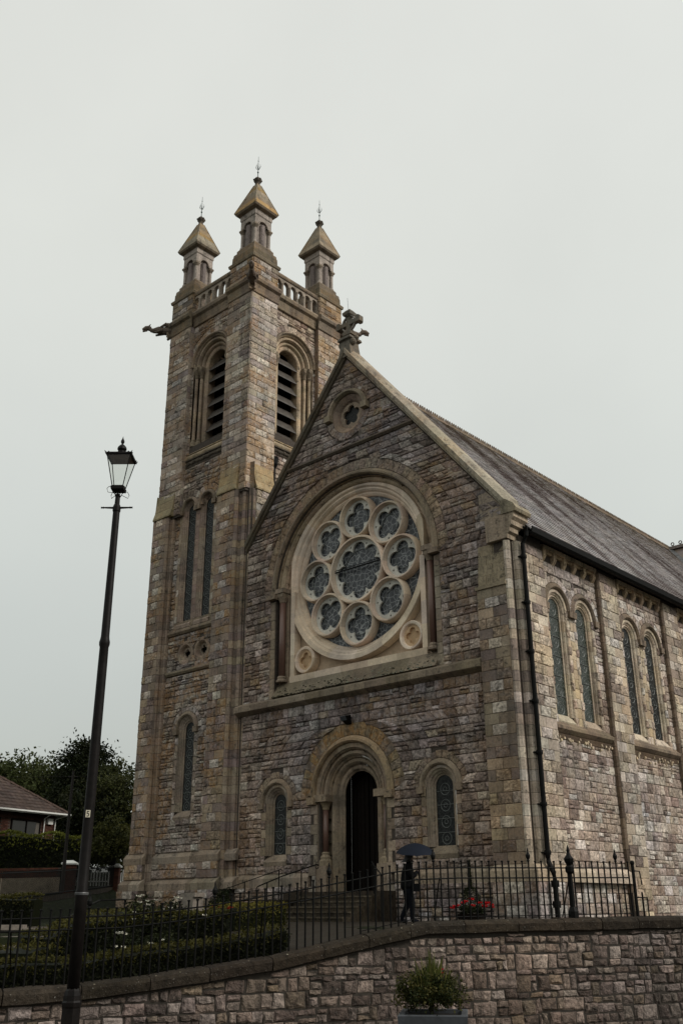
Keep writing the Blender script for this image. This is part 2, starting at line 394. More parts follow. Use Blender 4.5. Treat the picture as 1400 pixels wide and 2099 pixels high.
def ring_stones(pool, parent, F, cu, cz, r1, r2, n, pal, d=.02, relief=.025, a0=0, a1=180, m='rock', clip=None):
    for k in range(n):
        A, B = R(a0 + (a1 - a0) * k / n), R(a0 + (a1 - a0) * (k + 1) / n); C_ = (A + B) / 2
        rr = r2 + U(-.03, .03)
        poly = [(cu + r1 * math.cos(A), cz + r1 * math.sin(A)), (cu + rr * math.cos(A), cz + rr * math.sin(A)), (cu + rr * math.cos(C_) * 1.0, cz + rr * math.sin(C_)), (cu + rr * math.cos(B), cz + rr * math.sin(B)), (cu + r1 * math.cos(B), cz + r1 * math.sin(B))]
        if clip and any(clip(*p) for p in poly): continue
        pool.put(parent, F, poly, d, relief, pal, m, jt=.006, bev=.012)
def arcpath(cu, zs, r, zb=None, n=24, a0=0, a1=180, step=.35):
    P = []
    if zb is not None:
        k = max(1, int((zs - zb) / step))
        P += [(cu + r, zb + (zs - zb) * i / k, 1, 0) for i in range(k)]
    P += [(cu + r * math.cos(R(a0 + (a1 - a0) * i / n)), zs + r * math.sin(R(a0 + (a1 - a0) * i / n)), math.cos(R(a0 + (a1 - a0) * i / n)), math.sin(R(a0 + (a1 - a0) * i / n))) for i in range(n + 1)]
    if zb is not None: P += [(cu - r, zs - (zs - zb) * (i + 1) / k, -1, 0) for i in range(k)]
    return P
def mould(g, F, path, prof, pal, every=2, caps=True, clamp=None, shrink=.0):
    for k0 in range(0, len(path) - 1, every):
        seg = path[k0:k0 + every + 1]; t = pick(pal) if isinstance(pal, list) else pal
        rs = []
        for (u, z, nu, nz_) in seg:
            row = []
            for (r, d) in prof:
                uu = u + nu * r; zz = z + nz_ * r
                if clamp: uu = max(clamp[0], min(clamp[1], uu))
                row.append(F(uu, zz, d + shrink * 0))
            rs.append(row)
        g.rings(rs, t, False, False, closed=False)
        if caps:
            for r in (rs[0], rs[-1]): g.face(r, t)
def band(g, F, u0, u1, prof, pal, L=.75):
    """horizontal string course, profile (z, d)"""
    n = max(1, round((u1 - u0) / L))
    for i in range(n):
        a = u0 + (u1 - u0) * i / n; b = u0 + (u1 - u0) * (i + 1) / n; t = pick(pal) if isinstance(pal, list) else pal
        g.rings([[F(a, z, d) for z, d in prof], [F(b, z, d) for z, d in prof]], t, True, True)
def sheet(g, F, outline, holes, depth, t=(.2, .2, .2, 0), reveal=True):
    polys = [outline] + holes
    vs_ = [[Vector((p[0], p[1], 0)) for p in q] for q in polys]
    flat = [p for q in polys for p in q]
    tris = tessellate_polygon(vs_)
    i = g.add([F(p[0], p[1], 0) for p in flat], t)
    for a, b, c in tris: g.f.append((i + a, i + b, i + c))
    for q in (holes if reveal else []):
        for k in range(len(q)):
            a, b = q[k], q[(k + 1) % len(q)]
            g.face([F(*a, 0), F(*b, 0), F(*b, -depth), F(*a, -depth)], t)
def arch_poly(cu, zs, r, zb, n=20): return [(cu - r, zb), (cu + r, zb)] + [(cu + r * math.cos(math.pi * i / n), zs + r * math.sin(math.pi * i / n)) for i in range(n + 1)]
def circ_poly(cu, cz, r, n=32): return [(cu + r * math.cos(2*math.pi*i/n), cz + r * math.sin(2*math.pi*i/n)) for i in range(n)]
def foil(cu, cz, n, rc, rl, rot, m=9):
    """outline of an n-lobed foil: lobes of radius rl centred at rc"""
    P = []; half = math.pi / n
    # lobe arcs meet on the bisector
    be = half + math.asin(min(.97, rc * math.sin(half) / rl))
    for k in range(n):
        A = rot + 2 * math.pi * k / n; lx, lz = cu + rc * math.cos(A), cz + rc * math.sin(A)
        for j in range(m):
            th = A - be + 2 * be * j / (m - 1); P.append((lx + rl * math.cos(th), lz + rl * math.sin(th)))
    return P
def plate(g, F, outline, holes, d, th, t):
    sheet(g, F.off(d), outline, holes, th, t)
def cyl_z(g, x, y, z0, z1, r, t=(.3, .3, .3, 0), n=10): g.lathe((x, y, 0), [(r, z0), (r, z1)], n, t)
# ================================================================== CHURCH
church = thing('church', (0, 0, -1.4), 'tall grey and ochre stone church with square pinnacled bell tower and round rose window', 'church')
st = Pool(church, 'stone', 'stonework'); qu = Pool(church, 'quoin', 'quoin_work'); vo = Pool(church, 'voussoir', 'voussoir_work')
MT = (.2, .16, .12, 0)
def core(name, g, parent=church): return obj(name, g, 'mortar', parent)
# ---- facade wall
RK = 1.245
g = G()
rose_hole = [(-3.95, 6.46), (3.95, 6.46)] + [(3.95 * math.cos(math.pi*i/40), 10.6 + 3.95 * math.sin(math.pi*i/40)) for i in range(41)]
door_hole = arch_poly(0, 2.7, 1.5, -.9)
wl_hole = arch_poly(-3.69, 2.6, .56, .6, 14); wr_hole = arch_poly(3.84, 2.6, .58, .6, 14)
gq_hole = circ_poly(0, 17.45, .78)
sheet(g, FAC, [(-5.75, -1.7), (7.15, -1.7), (7.15, 11.1), (0, 20.03), (-5.75, 20.03 - RK*5.75)], [rose_hole, door_hole, wl_hole, wr_hole, gq_hole], .9, MT)
facade = core('facade_wall', g)
lim = lambda z: (max(-5.72, -(19.97 - z) / RK), min(7.1, (19.97 - z) / RK))
shapes = [sh_arch(0, 10.6, 4.62, 6.42, 4.2), sh_arch(0, 2.7, 2.4, -1.6, 1.92), sh_arch(-3.69, 2.6, 1.1, .38, .8), sh_arch(3.84, 2.6, 1.1, .38, .8), sh_circ(0, 17.45, 1.2)]
kw = dict(pal=P_FAC, lim=lim)
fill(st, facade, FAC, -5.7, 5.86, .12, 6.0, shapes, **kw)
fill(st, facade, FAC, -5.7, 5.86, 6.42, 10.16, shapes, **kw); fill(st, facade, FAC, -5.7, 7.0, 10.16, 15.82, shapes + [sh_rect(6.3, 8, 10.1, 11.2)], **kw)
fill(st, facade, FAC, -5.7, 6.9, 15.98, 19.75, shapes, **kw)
fill(st, facade, FAC, -5.7, 5.86, -1.6, -.3, shapes, P_FAC, d=.1)
# smooth triangular and rake stones under the coping
for z0 in (11.2, 13.1, 15.0, 16.9):
    xr = (19.97 - z0) / RK
    vo.put(facade, FAC, [(xr - .75, z0), (xr - .02, z0), (xr - .4, z0 + .46), (xr - .75, z0 + .46)], .045, .006, (.34, .30, .25, .2), 'dressed')
g = G(); g.face([FAC(-.5, 19.3, .05), FAC(.5, 19.3, .05), FAC(0, 19.95, .05)], (.24, .19, .17, 0)); obj('apex_stone', g, 'dressed', facade)
# plinths, strings
for a, b in ((-5.7, -1.95), (1.95, 5.8)): g = G(); band(g, FAC, a, b, [(-.33, 0), (-.33, .13), (-.02, .14), (.14, .02), (.14, 0)], P_DRS); obj('plinth_course', g, 'dressed', facade)
g = G(); band(g, FAC, -5.95, 5.83, [(5.97, 0), (6.0, .08), (6.09, .26), (6.12, .3), (6.33, .3), (6.47, .05), (6.47, 0)], [(3, (.25, .21, .16, .1)), (1, (.2, .165, .12, .1))], 1.0)
obj('string_course', g, 'dressed', facade)
g = G(); band(g, FAC, -3.32, 3.32, [(15.78, 0), (15.8, .1), (15.88, .17), (15.97, .12), (16.0, 0)], [(1, (.11, .09, .07, .1))], .9)  # tone darkened to strengthen the shadow line under the string
obj('gable_string', g, 'dressed', facade)
# ---- rose window
rose = core('rose_window', G()) if False else None
g = G(); plate(g, FAC, [(-3.9, 7.0), (3.9, 7.0)] + [(3.9 * math.cos(math.pi*i/40), 10.6 + 3.9 * math.sin(math.pi*i/40)) for i in range(41)], [circ_poly(0, 10.93, 2.98, 64)], -.62, .15, (.48, .39, .29, 0))
rose = obj('rose_window', g, 'cream', facade)
CR = [(3, (.68, .58, .46, 0)), (2, (.63, .53, .42, 0)), (1, (.72, .63, .52, 0))]
g = G(); mould(g, FAC, arcpath(0, 10.93, 0, n=64, a0=0, a1=360), [(2.96, -.8), (2.96, -.6), (3.0, -.55), (3.06, -.5), (3.1, -.5), (3.14, -.42), (3.2, -.36), (3.26, -.36), (3.32, -.27), (3.5, -.25), (3.52, -.35), (3.52, -.6)], CR, 4, clamp=(-3.36, 3.36)); obj('outer_ring', g, 'cream', rose)
g = G()
def cb(a, b, c, d, d0, d1, t=None):  # box in facade frame
    g.box((a, -d1, c), (b, -d0, d), t or pick(CR))
for k in range(5): cb(-3.36 + 1.344*k, -3.36 + 1.344*(k+1), 7.0, 7.26, -.6, -.2)
for s in (-1, 1):
    for k in range(4):
        a, b = sorted((s*3.36, s*3.14)); cb(a, b, 7.26 + k*.85, 7.26 + (k+1)*.85, -.6, -.24)
obj('square_frame', g, 'cream', rose)
for s in (-1, 1):
    g = G(); mould(g, FAC, arcpath(s*2.62, 7.83, 0, n=24, a0=0, a1=360), [(.36, -.55), (.38, -.35), (.42, -.27), (.5, -.25), (.53, -.3), (.53, -.6)], CR, 6)
    o = obj('corner_roundel', g, 'cream', rose)
    g = G(); plate(g, FAC, circ_poly(s*2.62, 7.83, .4, 20), [foil(s*2.62, 7.83, 4, .17, .14, 0, 6)], -.36, .1, (.52, .38, .24, 0)); g.face([FAC(*p, -.45) for p in circ_poly(s*2.62, 7.83, .4, 20)], (.42, .30, .18, 0)); obj('blind_quatrefoil', g, 'cream', o)
g = G(); g.face([FAC(*p, -.66) for p in circ_poly(0, 10.93, 3.0, 48)]); obj('stained_glass', g, 'rose_glass', rose)
WH = (.56, .57, .53, 0)
for k in range(9):
    if k == 8: cx, cz, ro, ri = 0, 10.93, 1.35, 1.21
    else: A = R(90 - 45*k); cx, cz, ro, ri = 2.13 * math.cos(A), 10.93 + 2.13 * math.sin(A), .855, .73
    g = G(); mould(g, FAC, arcpath(cx, cz, 0, n=40, a0=0, a1=360), [(ri, -.64), (ri, -.5), (ri + .02, -.44), (ri + .045, -.34 - (.006 if k % 2 else 0)), (ro - .03, -.34 - (.006 if k % 2 else 0)), (ro, -.4), (ro + .02, -.5), (ro + .02, -.66)], [(3, (.66, .555, .45, 0)), (1, (.62, .51, .41, 0))], 5)
    o = obj('tracery_ring', g, 'cream', rose)
    g = G()
    if k == 8: hole = [foil(cx, cz, 8, .81, .325, R(90), 9)]
    else: hole = [foil(cx, cz, 4, .355, .29, R(90) if k % 2 == 0 else R(45), 10)]
    nd = 8 if k == 8 else 4; rd = 1.06 if k == 8 else .61; dots = []
    for q in range(nd):
        a2 = R(90 if (k == 8 or k % 2 == 0) else 45) + 2*math.pi*(q + .5)/nd
        dots.append(circ_poly(cx + rd*math.cos(a2), cz + rd*math.sin(a2), .042, 8))
    plate(g, FAC, circ_poly(cx, cz, ri + .01, 40), hole + dots, -.54, .08, WH)
    for dp_ in dots: g.face([FAC(*p, -.58) for p in dp_], (.30, .31, .29, 0))
    obj('foil_plate', g, 'cream', o)
    g = G(); rr = .84 if k == 8 else .38
    mould(g, FAC, arcpath(cx, cz, 0, n=28, a0=0, a1=360), [(rr, -.645), (rr, -.63), (rr + .022, -.63), (rr + .022, -.645)], (.2, .2, .2, 0), 28); obj('lead_circle', g, 'came', o)
g = G(); g.box((-1.17, .46, 11.02), (1.17, .5, 11.07)); g.box((-1.17, .44, 11.1), (1.17, .46, 11.12)); obj('glazing_bar', g, 'iron', rose)
# arch orders round the rose
g = G(); pth = arcpath(0, 10.6, 0, n=44)
mould(g, FAC, pth, [(3.5, -.62), (3.5, -.5), (3.53, -.42), (3.6, -.37), (3.66, -.42), (3.68, -.34), (3.72, -.26)], [(2, (.46, .37, .27, .1)), (1, (.40, .32, .24, .1))], 3); obj('inner_order', g, 'dressed', rose)
g = G(); mould(g, FAC, pth, [(3.72, -.3), (3.74, -.22), (3.8, -.16), (3.88, -.14), (3.93, -.18), (3.94, -.1), (3.97, -.03), (4.0, .0)], [(2, (.36, .29, .21, .2)), (1, (.29, .235, .17, .2))], 4); obj('outer_order', g, 'dressed', rose)
g = G(); mould(g, FAC, arcpath(0, 10.6, 0, n=40, a0=-1, a1=181), [(3.98, 0), (3.98, .07), (4.03, .15), (4.1, .15), (4.2, .05), (4.2, 0)], [(1, (.27, .22, .165, .2)), (1, (.23, .19, .14, .2))], 4); obj('hood_mould', g, 'dressed', rose)
ring_stones(vo, facade, FAC, 0, 10.6, 4.21, 4.62, 46, [(3, (.27, .22, .17, .3)), (1, (.23, .18, .15, .3))])
for s in (-1, 1):
    g = G(); g.box((s*4.05 - .22, -.24, 10.42), (s*4.05 + .22, 0, 10.6), (.25, .2, .15, 0)); g.box((s*3.75 - .28, -.1, 10.66), (s*3.75 + .28, .35, 10.84), (.27, .22, .17, 0)); g.box((s*3.72 - .2, -.06, 10.5), (s*3.72 + .2, .33, 10.66), (.24, .2, .15, 0)); obj('impost', g, 'dressed', rose)
    g = G(); g.lathe((s*3.7, .13, 0), [(.14, 10.28), (.15, 10.34), (.22, 10.5)], 12, (.26, .21, .16, 0)); g.lathe((s*3.7, .13, 0), [(.22, 7.08), (.22, 7.14), (.17, 7.2), (.18, 7.26), (.14, 7.32)], 12, (.26, .21, .16, 0)); obj('shaft_base_and_capital', g, 'dressed', rose)
    g = G(); g.smooth = True; cyl_z(g, s*3.7, .13, 7.3, 10.3, .125, n=14); obj('granite_shaft', g, 'granite', rose)
    g = G(); g.box((s*3.7 - .26, .25, 6.95), (s*3.7 + .26, .36, 10.6), (.28, .22, .16, 0)); obj('nook', g, 'dressed', rose)
    for i in range(10):
        w = .22 if i % 2 else .42
        a, b = sorted((s*3.96, s*(3.98 + w))); vo.put(facade, FAC, [(a, 6.47 + .39*i), (b, 6.47 + .39*i), (b, 6.47 + .39*(i+1)), (a, 6.47 + .39*(i+1))], .03, .006, P_DRS, 'dressed')
        if i % 2 : a, b = sorted((s*4.2, s*4.4)); st.put(facade, FAC, [(a, 6.47 + .39*i), (b, 6.47 + .39*i), (b, 6.47 + .39*(i+1)), (a, 6.47 + .39*(i+1))], .02, .04, P_FAC, 'rock')
g = G(); band(g, FAC, -3.95, 3.95, [(6.46, .0), (6.46, .19), (7.02, -.2), (7.02, -.4)], [(1, (.17, .15, .10, .1)), (1, (.21, .18, .13, .1))], 1.3); obj('window_sill', g, 'dressed', rose)
g = G()
for _ in range(260):                      # moss and lichen tufts along the sill
    u = U(-3.9, 3.9); q = U(0, 1)**3; z = 6.47 + .3*q; dd = .19 - .2*q; r_ = U(.015, .045)
    g.sphere(FAC(u, z, dd), r_, 5, 3, jit((.30, .30, .24, 0) if u > 0 and rng.random() < .7 else (.03, .032, .02, 0), .3), .5)
obj('moss', g, 'toned', rose, kind='stuff')
# ---- a round-headed window: hood, voussoirs, orders, glass, sill
def window(parent, F, cu, zs, zb, rg, ro, rh, rv, dep, glass='glass_dark', pal=P_DRS, hood_t=None, nv=13, wj=.8, bars=3, rings_=None, jamb=True, stops=True, mat_='dressed', sill=True, vm='rock', vpal=None, inner=True):
    g = G(); g.face([F(*p, -dep) for p in arch_poly(cu, zs, rg + .02, zb)]); w = obj('window', g, glass, parent)
    g = G(); k = (ro - rg)
    prof = [(rg, -dep - .02), (rg, -dep + .03), (rg + .05, -dep + .05), (rg + .06, -dep + .09), (rg + k*.55, -.09), (rg + k*.62, -.06), (ro - .03, -.03), (ro, .012), (ro + .02, .012)]
    mould(g, F, arcpath(cu, zs, 0, n=16), prof, pal, 4); obj('arch_order', g, mat_, w)
    g = G(); 
    nn = max(2, round((zs - zb) / .38))
    P1 = [(cu, zs - (zs - zb)*i/nn, 1, 0) for i in range(nn + 1)]; P2 = [(cu, zs - (zs - zb)*i/nn, -1, 0) for i in range(nn + 1)]
    for P in (P1, P2): g = G(); mould(g, F, P, prof, pal, 1); obj('jamb', g, mat_, w)
    if hood_t:
        g = G(); mould(g, F, arcpath(cu, zs, 0, n=18, a0=-2, a1=182), [(rh[0] - .04, 0), (rh[0] - .02, .07), (rh[0] + .03, .12), (rh[0] + .08, .11), (rh[1], .04), (rh[1], 0)], [(1, hood_t)], 6)
        if rh[0] > ro + .03: mould(g, F, arcpath(cu, zs, 0, n=16), [(ro + .01, .014), (rh[0], .02)], pal, 3)
        if stops:
            for s in (-1, 1):
                c = cu + s * (rh[0] + rh[1]) / 2; 
                x0, x1 = c - .13, c + .13
                g.rings([[F(a, zs - .2, 0), F(b, zs - .2, 0), F(b, zs - .2, .14), F(a, zs - .2, .14)] for a, b in ((x0, x1),)] + [[F(x0, zs + .02, 0), F(x1, zs + .02, 0), F(x1, zs + .02, .15), F(x0, zs + .02, .15)]], hood_t)
        obj('hood_mould', g, mat_, w)
    if nv: ring_stones(vo, parent, F, cu, zs, rh[1] + .01, rv, nv, vpal or [(3, (.27, .22, .17, .3)), (1, (.22, .18, .15, .3))], m=vm)
    if jamb:
        q = max(2, round((zs - zb + .3) / .31)); hh = (zs - zb + .3) / q
        for i in range(q):
            for s in (-1, 1):
                e = wj if i % 2 else wj - .2
                a, b = sorted((cu + s*(ro + .02), cu + s*e)); z0 = zb - .3 + i*hh
                if e > ro + .1: vo.put(parent, F, [(a, z0), (b, z0), (b, z0 + hh), (a, z0 + hh)], .018, .005, pick(pal), mat_)
                if not i % 2 and wj - e > .1:
                    a, b = sorted((cu + s*e, cu + s*wj)); st.put(parent, F, [(a, z0), (b, z0), (b, z0 + hh), (a, z0 + hh)], .015, .04, P_FAC if F is FAC else P_NAV, 'rock')
    if sill:
        g = G(); band(g, F, cu - ro - .03, cu + ro + .03, [(zb - .36, 0), (zb - .36, .06), (zb - .22, .09), (zb + .03, -dep + .03), (zb, -dep - .02)] if sill != 'n' else [(zb - .25, 0), (zb - .25, .02), (zb - .2, .04), (zb + .05, -dep + .03), (zb, -dep - .02)], pal, 2); obj('sill', g, mat_, w)
    if bars:
        g = G()
        for i in range(1, bars + 1):
            z = zb + (zs + rg*.3 - zb) * i / (bars + .6); a, b = F(cu - rg, z, -dep + .012), F(cu + rg, z, -dep + .012); g.tube([a, b], .012, 5)
        if rings_:
            r_, step = rings_; z = zb + step*.5
            while z < zs + rg*.4:
                mould(g, F, arcpath(cu, z, 0, n=14, a0=0, a1=360), [(r_, -dep + .004), (r_ + .014, -dep + .01), (r_ + .022, -dep + .004)], (.2, .2, .2, 0), 14, caps=False)
                mould(g, F, arcpath(cu, z, 0, n=8, a0=0, a1=360), [(r_*.35, -dep + .004), (r_*.35 + .012, -dep + .01), (r_*.35 + .02, -dep + .004)], (.2, .2, .2, 0), 8, caps=False)
                z += step
        obj('lead_bars', g, 'came', w)
    return w
HD = (.25, .20, .145, .2)
window(facade, FAC, -3.69, 2.6, .76, .31, .54, (.68, .86), 1.1, .22, hood_t=HD, bars=4, rings_=(.17, .5))
window(facade, FAC, 3.84, 2.6, .76, .345, .56, (.68, .86), 1.1, .22, hood_t=HD, bars=4, rings_=(.17, .5))
# ---- gable roundel
g = G(); g.face([FAC(*p, -.3) for p in circ_poly(0, 17.45, .6, 24)]); gw = obj('gable_roundel', g, 'glass_dark', facade)
g = G(); mould(g, FAC, arcpath(0, 17.45, 0, n=28, a0=0, a1=360), [(.52, -.3), (.54, -.22), (.62, -.1), (.7, -.04), (.8, .015), (.84, .015), (.84, 0)], [(1, (.30, .235, .19, .3)), (1, (.26, .2, .165, .3))], 4); obj('roundel_ring', g, 'dressed', gw)
g = G(); plate(g, FAC, circ_poly(0, 17.45, .56, 28), [foil(0, 17.45, 5, .27, .18, R(90), 8)], -.18, .1, (.33, .27, .21, 0)); obj('cinquefoil', g, 'dressed', gw)
g = G(); mould(g, FAC, arcpath(0, 17.45, 0, n=24, a0=8, a1=172), [(.86, 0), (.86, .1), (.92, .2), (1.0, .2), (1.06, .08), (1.06, 0)], [(1, (.30, .26, .2, .2))], 6)
for s in (-1, 1): g.box((s*.98 - .15, -.24, 17.32), (s*.98 + .15, 0, 17.58), (.28, .24, .17, 0))
obj('hood_mould', g, 'dressed', gw)
ring_stones(vo, facade, FAC, 0, 17.45, 1.07, 1.38, 13, P_FAC, a0=12, a1=168)
ring_stones(vo, facade, FAC, 0, 17.45, .85, 1.15, 9, P_FAC, a0=190, a1=350)
# ---- gable coping, kneeler, cross
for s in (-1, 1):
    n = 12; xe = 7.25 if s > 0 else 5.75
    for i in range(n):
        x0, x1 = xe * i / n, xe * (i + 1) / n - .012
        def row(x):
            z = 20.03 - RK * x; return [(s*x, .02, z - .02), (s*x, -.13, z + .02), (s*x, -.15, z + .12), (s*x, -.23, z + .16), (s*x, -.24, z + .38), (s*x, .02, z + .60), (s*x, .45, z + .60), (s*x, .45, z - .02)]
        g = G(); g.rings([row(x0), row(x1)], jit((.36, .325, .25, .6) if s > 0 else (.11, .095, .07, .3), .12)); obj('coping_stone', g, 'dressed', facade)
g = G()   # kneeler: corbelled foot of the right rake
g.rings([[(x, y, z) for x, z in ((6.35, 10.15), (7.16, 10.15), (7.18, 10.3), (7.27, 10.36), (7.27, 10.52), (7.36, 10.58), (7.36, 10.74), (7.46, 10.84), (7.46, 11.0), (6.35, 11.0))] for y in (-.27, .6)], (.38, .32, .24, .2)); obj('kneeler', g, 'dressed', facade)
g = G(); g.rings([[(x, y, z) for x, z in ((7.0, 11.0), (7.56, 11.0), (7.6, 11.1), (7.5, 11.28), (7.2, 11.5), (7.0, 11.5))] for y in (-.31, .62)], (.25, .225, .16, .5)); obj('kneeler_cap', g, 'dressed', facade)
g = G(); g.rings([[(6.35, -.285, 10.16), (7.15, -.285, 10.16), (7.15, -.285, 10.98), (6.35, -.285, 10.98)], [(6.35, .0, 10.16), (7.15, .0, 10.16), (7.15, .0, 10.98), (6.35, .0, 10.98)]], (.36, .30, .23, .2))
g.face([FAC(6.0, 11.02, .06), FAC(7.1, 11.02, .06), FAC(7.1, 11.2, .06), FAC(6.32, 12.1, .06), FAC(6.0, 12.1, .06)], (.33, .28, .22, 0)); obj('kneeler_block', g, 'dressed', facade)
g = G(); T1 = (.15, .14, .115, .4)
g.rings([[(-a, -.2 - b, z), (a, -.2 - b, z), (a, .45 + b, z), (-a, .45 + b, z)] for a, b, z in ((.34, .0, 20.0), (.26, -.04, 20.6), (.24, -.05, 20.8), (.36, .05, 20.84), (.34, .04, 20.95), (.2, -.08, 21.0))], T1)
cross = obj('gable_cross', g, 'dressed', facade)
g = G()
for a, b, c, d in ((-.13, .13, 20.95, 21.45), (-.1, .1, 21.45, 22.1)): g.box((a, .03, c), (b, .23, d), T1)
g.rings([[(-a, .13 - a, z), (a, .13 - a, z), (a, .13 + a, z), (-a, .13 + a, z)] for a, z in ((.12, 22.06), (.2, 22.14), (.22, 22.26), (.12, 22.4))], T1)
for s in (-1, 1):
    g.rings([[(s*(x), .13 - a, z - a), (s*(x), .13 + a, z - a), (s*(x), .13 + a, z + a), (s*(x), .13 - a, z + a)] for x, a, z in ((.1, .1, 21.75), (.4, .1, 21.75), (.46, .15, 21.75), (.6, .16, 21.75), (.66, .12, 21.75))], T1)
    g.sphere((s*.3, .0, 20.72), .16, 8, 6, T1); g.sphere((s*.42, .1, 20.9), .11, 8, 5, T1)
g.rings([[(-.22, -.06, z) , (.22, -.06, z), (.22, .32, z), (-.22, .32, z)] for z in (21.15, 21.32)], T1)
obj('cross_arms', g, 'dressed', cross)
g = G(); mould(g, FAC.off(-.04), arcpath(0, 21.75, 0, n=20, a0=0, a1=360), [(.33, -.06), (.33, -.01), (.38, -.01), (.38, -.06), (.38, -.12), (.33, -.12), (.33, -.06)], (.30, .28, .25, 0), 20, caps=False); obj('cross_ring', g, 'dressed', cross)
g = G(); g.tube([(-.05, .13, 22.3), (-.1, .13, 23.1)], .008, 4); obj('lightning_rod', g, 'iron', cross)
# ---- entrance door
g = G(); F = FAC
pal_d = [(2, (.27, .22, .16, .3)), (1, (.23, .185, .135, .3))]
mould(g, F, arcpath(0, 2.7, 0, n=24), [(.88, -.6), (.75, -.54), (.75, -.5), (.79, -.47), (.82, -.42), (.86, -.4), (.95, -.4), (.97, -.36), (.99, -.33)], pal_d, 3); dr = obj('doorway', g, 'dressed', facade)
g = G(); mould(g, F, arcpath(0, 2.7, 0, n=24), [(.99, -.4), (1.0, -.34), (1.06, -.27), (1.12, -.25), (1.17, -.3), (1.2, -.24), (1.25, -.2)], pal_d, 3); obj('middle_order', g, 'dressed', dr)
g = G(); mould(g, F, arcpath(0, 2.7, 0, n=24), [(1.25, -.26), (1.26, -.18), (1.32, -.1), (1.39, -.09), (1.44, -.15), (1.46, -.06), (1.52, .015), (1.70, .02)], pal_d, 3); obj('outer_order', g, 'dressed', dr)
g = G(); mould(g, F, arcpath(0, 2.7, 0, n=24, a0=-3, a1=183), [(1.68, 0), (1.68, .1), (1.74, .18), (1.82, .17), (1.92, .05), (1.92, 0)], [(1, (.30, .235, .15, .5))], 4)
for s in (-1, 1): g.box((s*1.8 - .17, -.22, 2.38), (s*1.8 + .17, 0, 2.62), (.27, .21, .14, 0))
obj('hood_mould', g, 'dressed', dr)
ring_stones(vo, facade, F, 0, 2.7, 1.93, 2.4, 23, [(3, (.27, .21, .13, 1)), (1, (.22, .18, .14, .6))])
for s in (-1, 1):
    P = [(0, 2.7 - .4*i, s, 0) for i in range(8)]; P[-1] = (0, -.5, s, 0)
    g = G(); mould(g, F, P, [(.88, -.6), (.75, -.54), (.75, -.5), (.79, -.47), (.82, -.42), (.86, -.4), (.95, -.4), (.97, -.36), (1.0, -.34), (1.03, -.3), (1.06, -.27), (1.12, -.25), (1.17, -.3), (1.2, -.3)], pal_d, 1)
    mould(g, F, P, [(1.2, -.3), (1.22, -.42), (1.56, -.42), (1.56, .012), (1.58, .012)], pal_d, 1); obj('jamb', g, 'dressed', dr)
    g = G(); g.smooth = True; cyl_z(g, s*1.4, .2, .78, 2.24, .105, n=14); obj('granite_shaft', g, 'granite', dr)
    g = G(); g.lathe((s*1.4, .2, 0), [(.12, 2.2), (.13, 2.26), (.17, 2.36), (.24, 2.46)], 12, (.3, .24, .16, 0)); g.box((s*1.4 - .3, -.13, 2.46), (s*1.4 + .3, .45, 2.7), (.28, .225, .16, 0)); obj('capital', g, 'dressed', dr)
    g = G(); g.lathe((s*1.4, .2, 0), [(.24, .3), (.24, .5), (.19, .56), (.2, .62), (.14, .7), (.15, .76), (.11, .8)], 12, (.28, .23, .16, 0)); g.box((s*1.4 - .26, -.06, -.5), (s*1.4 + .26, .45, .34), (.25, .2, .15, 0)); obj('shaft_base', g, 'dressed', dr)
    q = 10
    for i in range(q):
        e = 1.95 if i % 2 else 1.78; a, b = sorted((s*1.6, s*e)); z0 = -1.0 + 3.4*i/q
        vo.put(facade, F, [(a, z0), (b, z0), (b, z0 + .34), (a, z0 + .34)], .02 if z0 > .1 else .1, .005, P_DRS, 'dressed')
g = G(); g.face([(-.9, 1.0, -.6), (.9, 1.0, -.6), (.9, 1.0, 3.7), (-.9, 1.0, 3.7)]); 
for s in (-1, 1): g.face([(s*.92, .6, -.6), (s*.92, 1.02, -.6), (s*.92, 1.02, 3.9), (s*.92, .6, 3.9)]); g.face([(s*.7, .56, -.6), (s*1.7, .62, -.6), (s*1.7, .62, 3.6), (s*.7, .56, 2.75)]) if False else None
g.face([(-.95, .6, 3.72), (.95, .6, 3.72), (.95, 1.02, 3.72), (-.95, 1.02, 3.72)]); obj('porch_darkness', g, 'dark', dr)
for s in (-1, 1):
    g = G(); a, b = sorted((s*.03, s*.76)); 
    for i in range(4): g.box((a + .01 + .18*i, .93 + .01*(i % 2), -.5), (a + .17 + .18*i, .97, 3.35), (.1, .1, .1, 0))
    obj('door_leaf', g, 'oak', dr)
# ---- right corner buttress (clasping) with notched arris
def notch(g, pts, z0, z1, pal, h=.335):
    k = max(1, round((z1 - z0) / h)); h = (z1 - z0) / k
    for i in range(k):
        a, b = z0 + h*i, z0 + h*(i+1) - .012; t = pick(pal); g.rings([[(x, y, a) for x, y in pts], [(x, y, b) for x, y in pts]], t, False, False, closed=False)
g = G(); g.box((5.86, -.235, -1.6), (7.0, 1.0, 8.66), MT); g.box((5.9, -.06, 8.6), (7.0, 1.0, 10.15), MT); g.box((6.5, .25, -1.6), (7.27, 1.6, 10.5), MT); g.box((6.5, -.1, -1.6), (7.04, .3, 10.15), MT); butt = core('corner_buttress', g)
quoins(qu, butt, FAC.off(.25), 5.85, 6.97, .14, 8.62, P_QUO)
for i in range(4): 
    for c0, c1 in (((5.87, 6.45), (6.45, 6.97)) if i % 2 else ((5.87, 6.2), (6.2, 6.97))): vo.put(butt, FAC.off(.2 - .035*i), [(c0, 8.72 + .36*i), (c1, 8.72 + .36*i), (c1, 9.08 + .36*i), (c0, 9.08 + .36*i)], 0, .006, (.33, .28, .19, .3), 'dressed', back=-.2)
g = G(); g.box((5.82, -.33, 8.6), (7.0, -.1, 8.73), (.27, .23, .16, 0)); obj('set_off', g, 'dressed', butt)
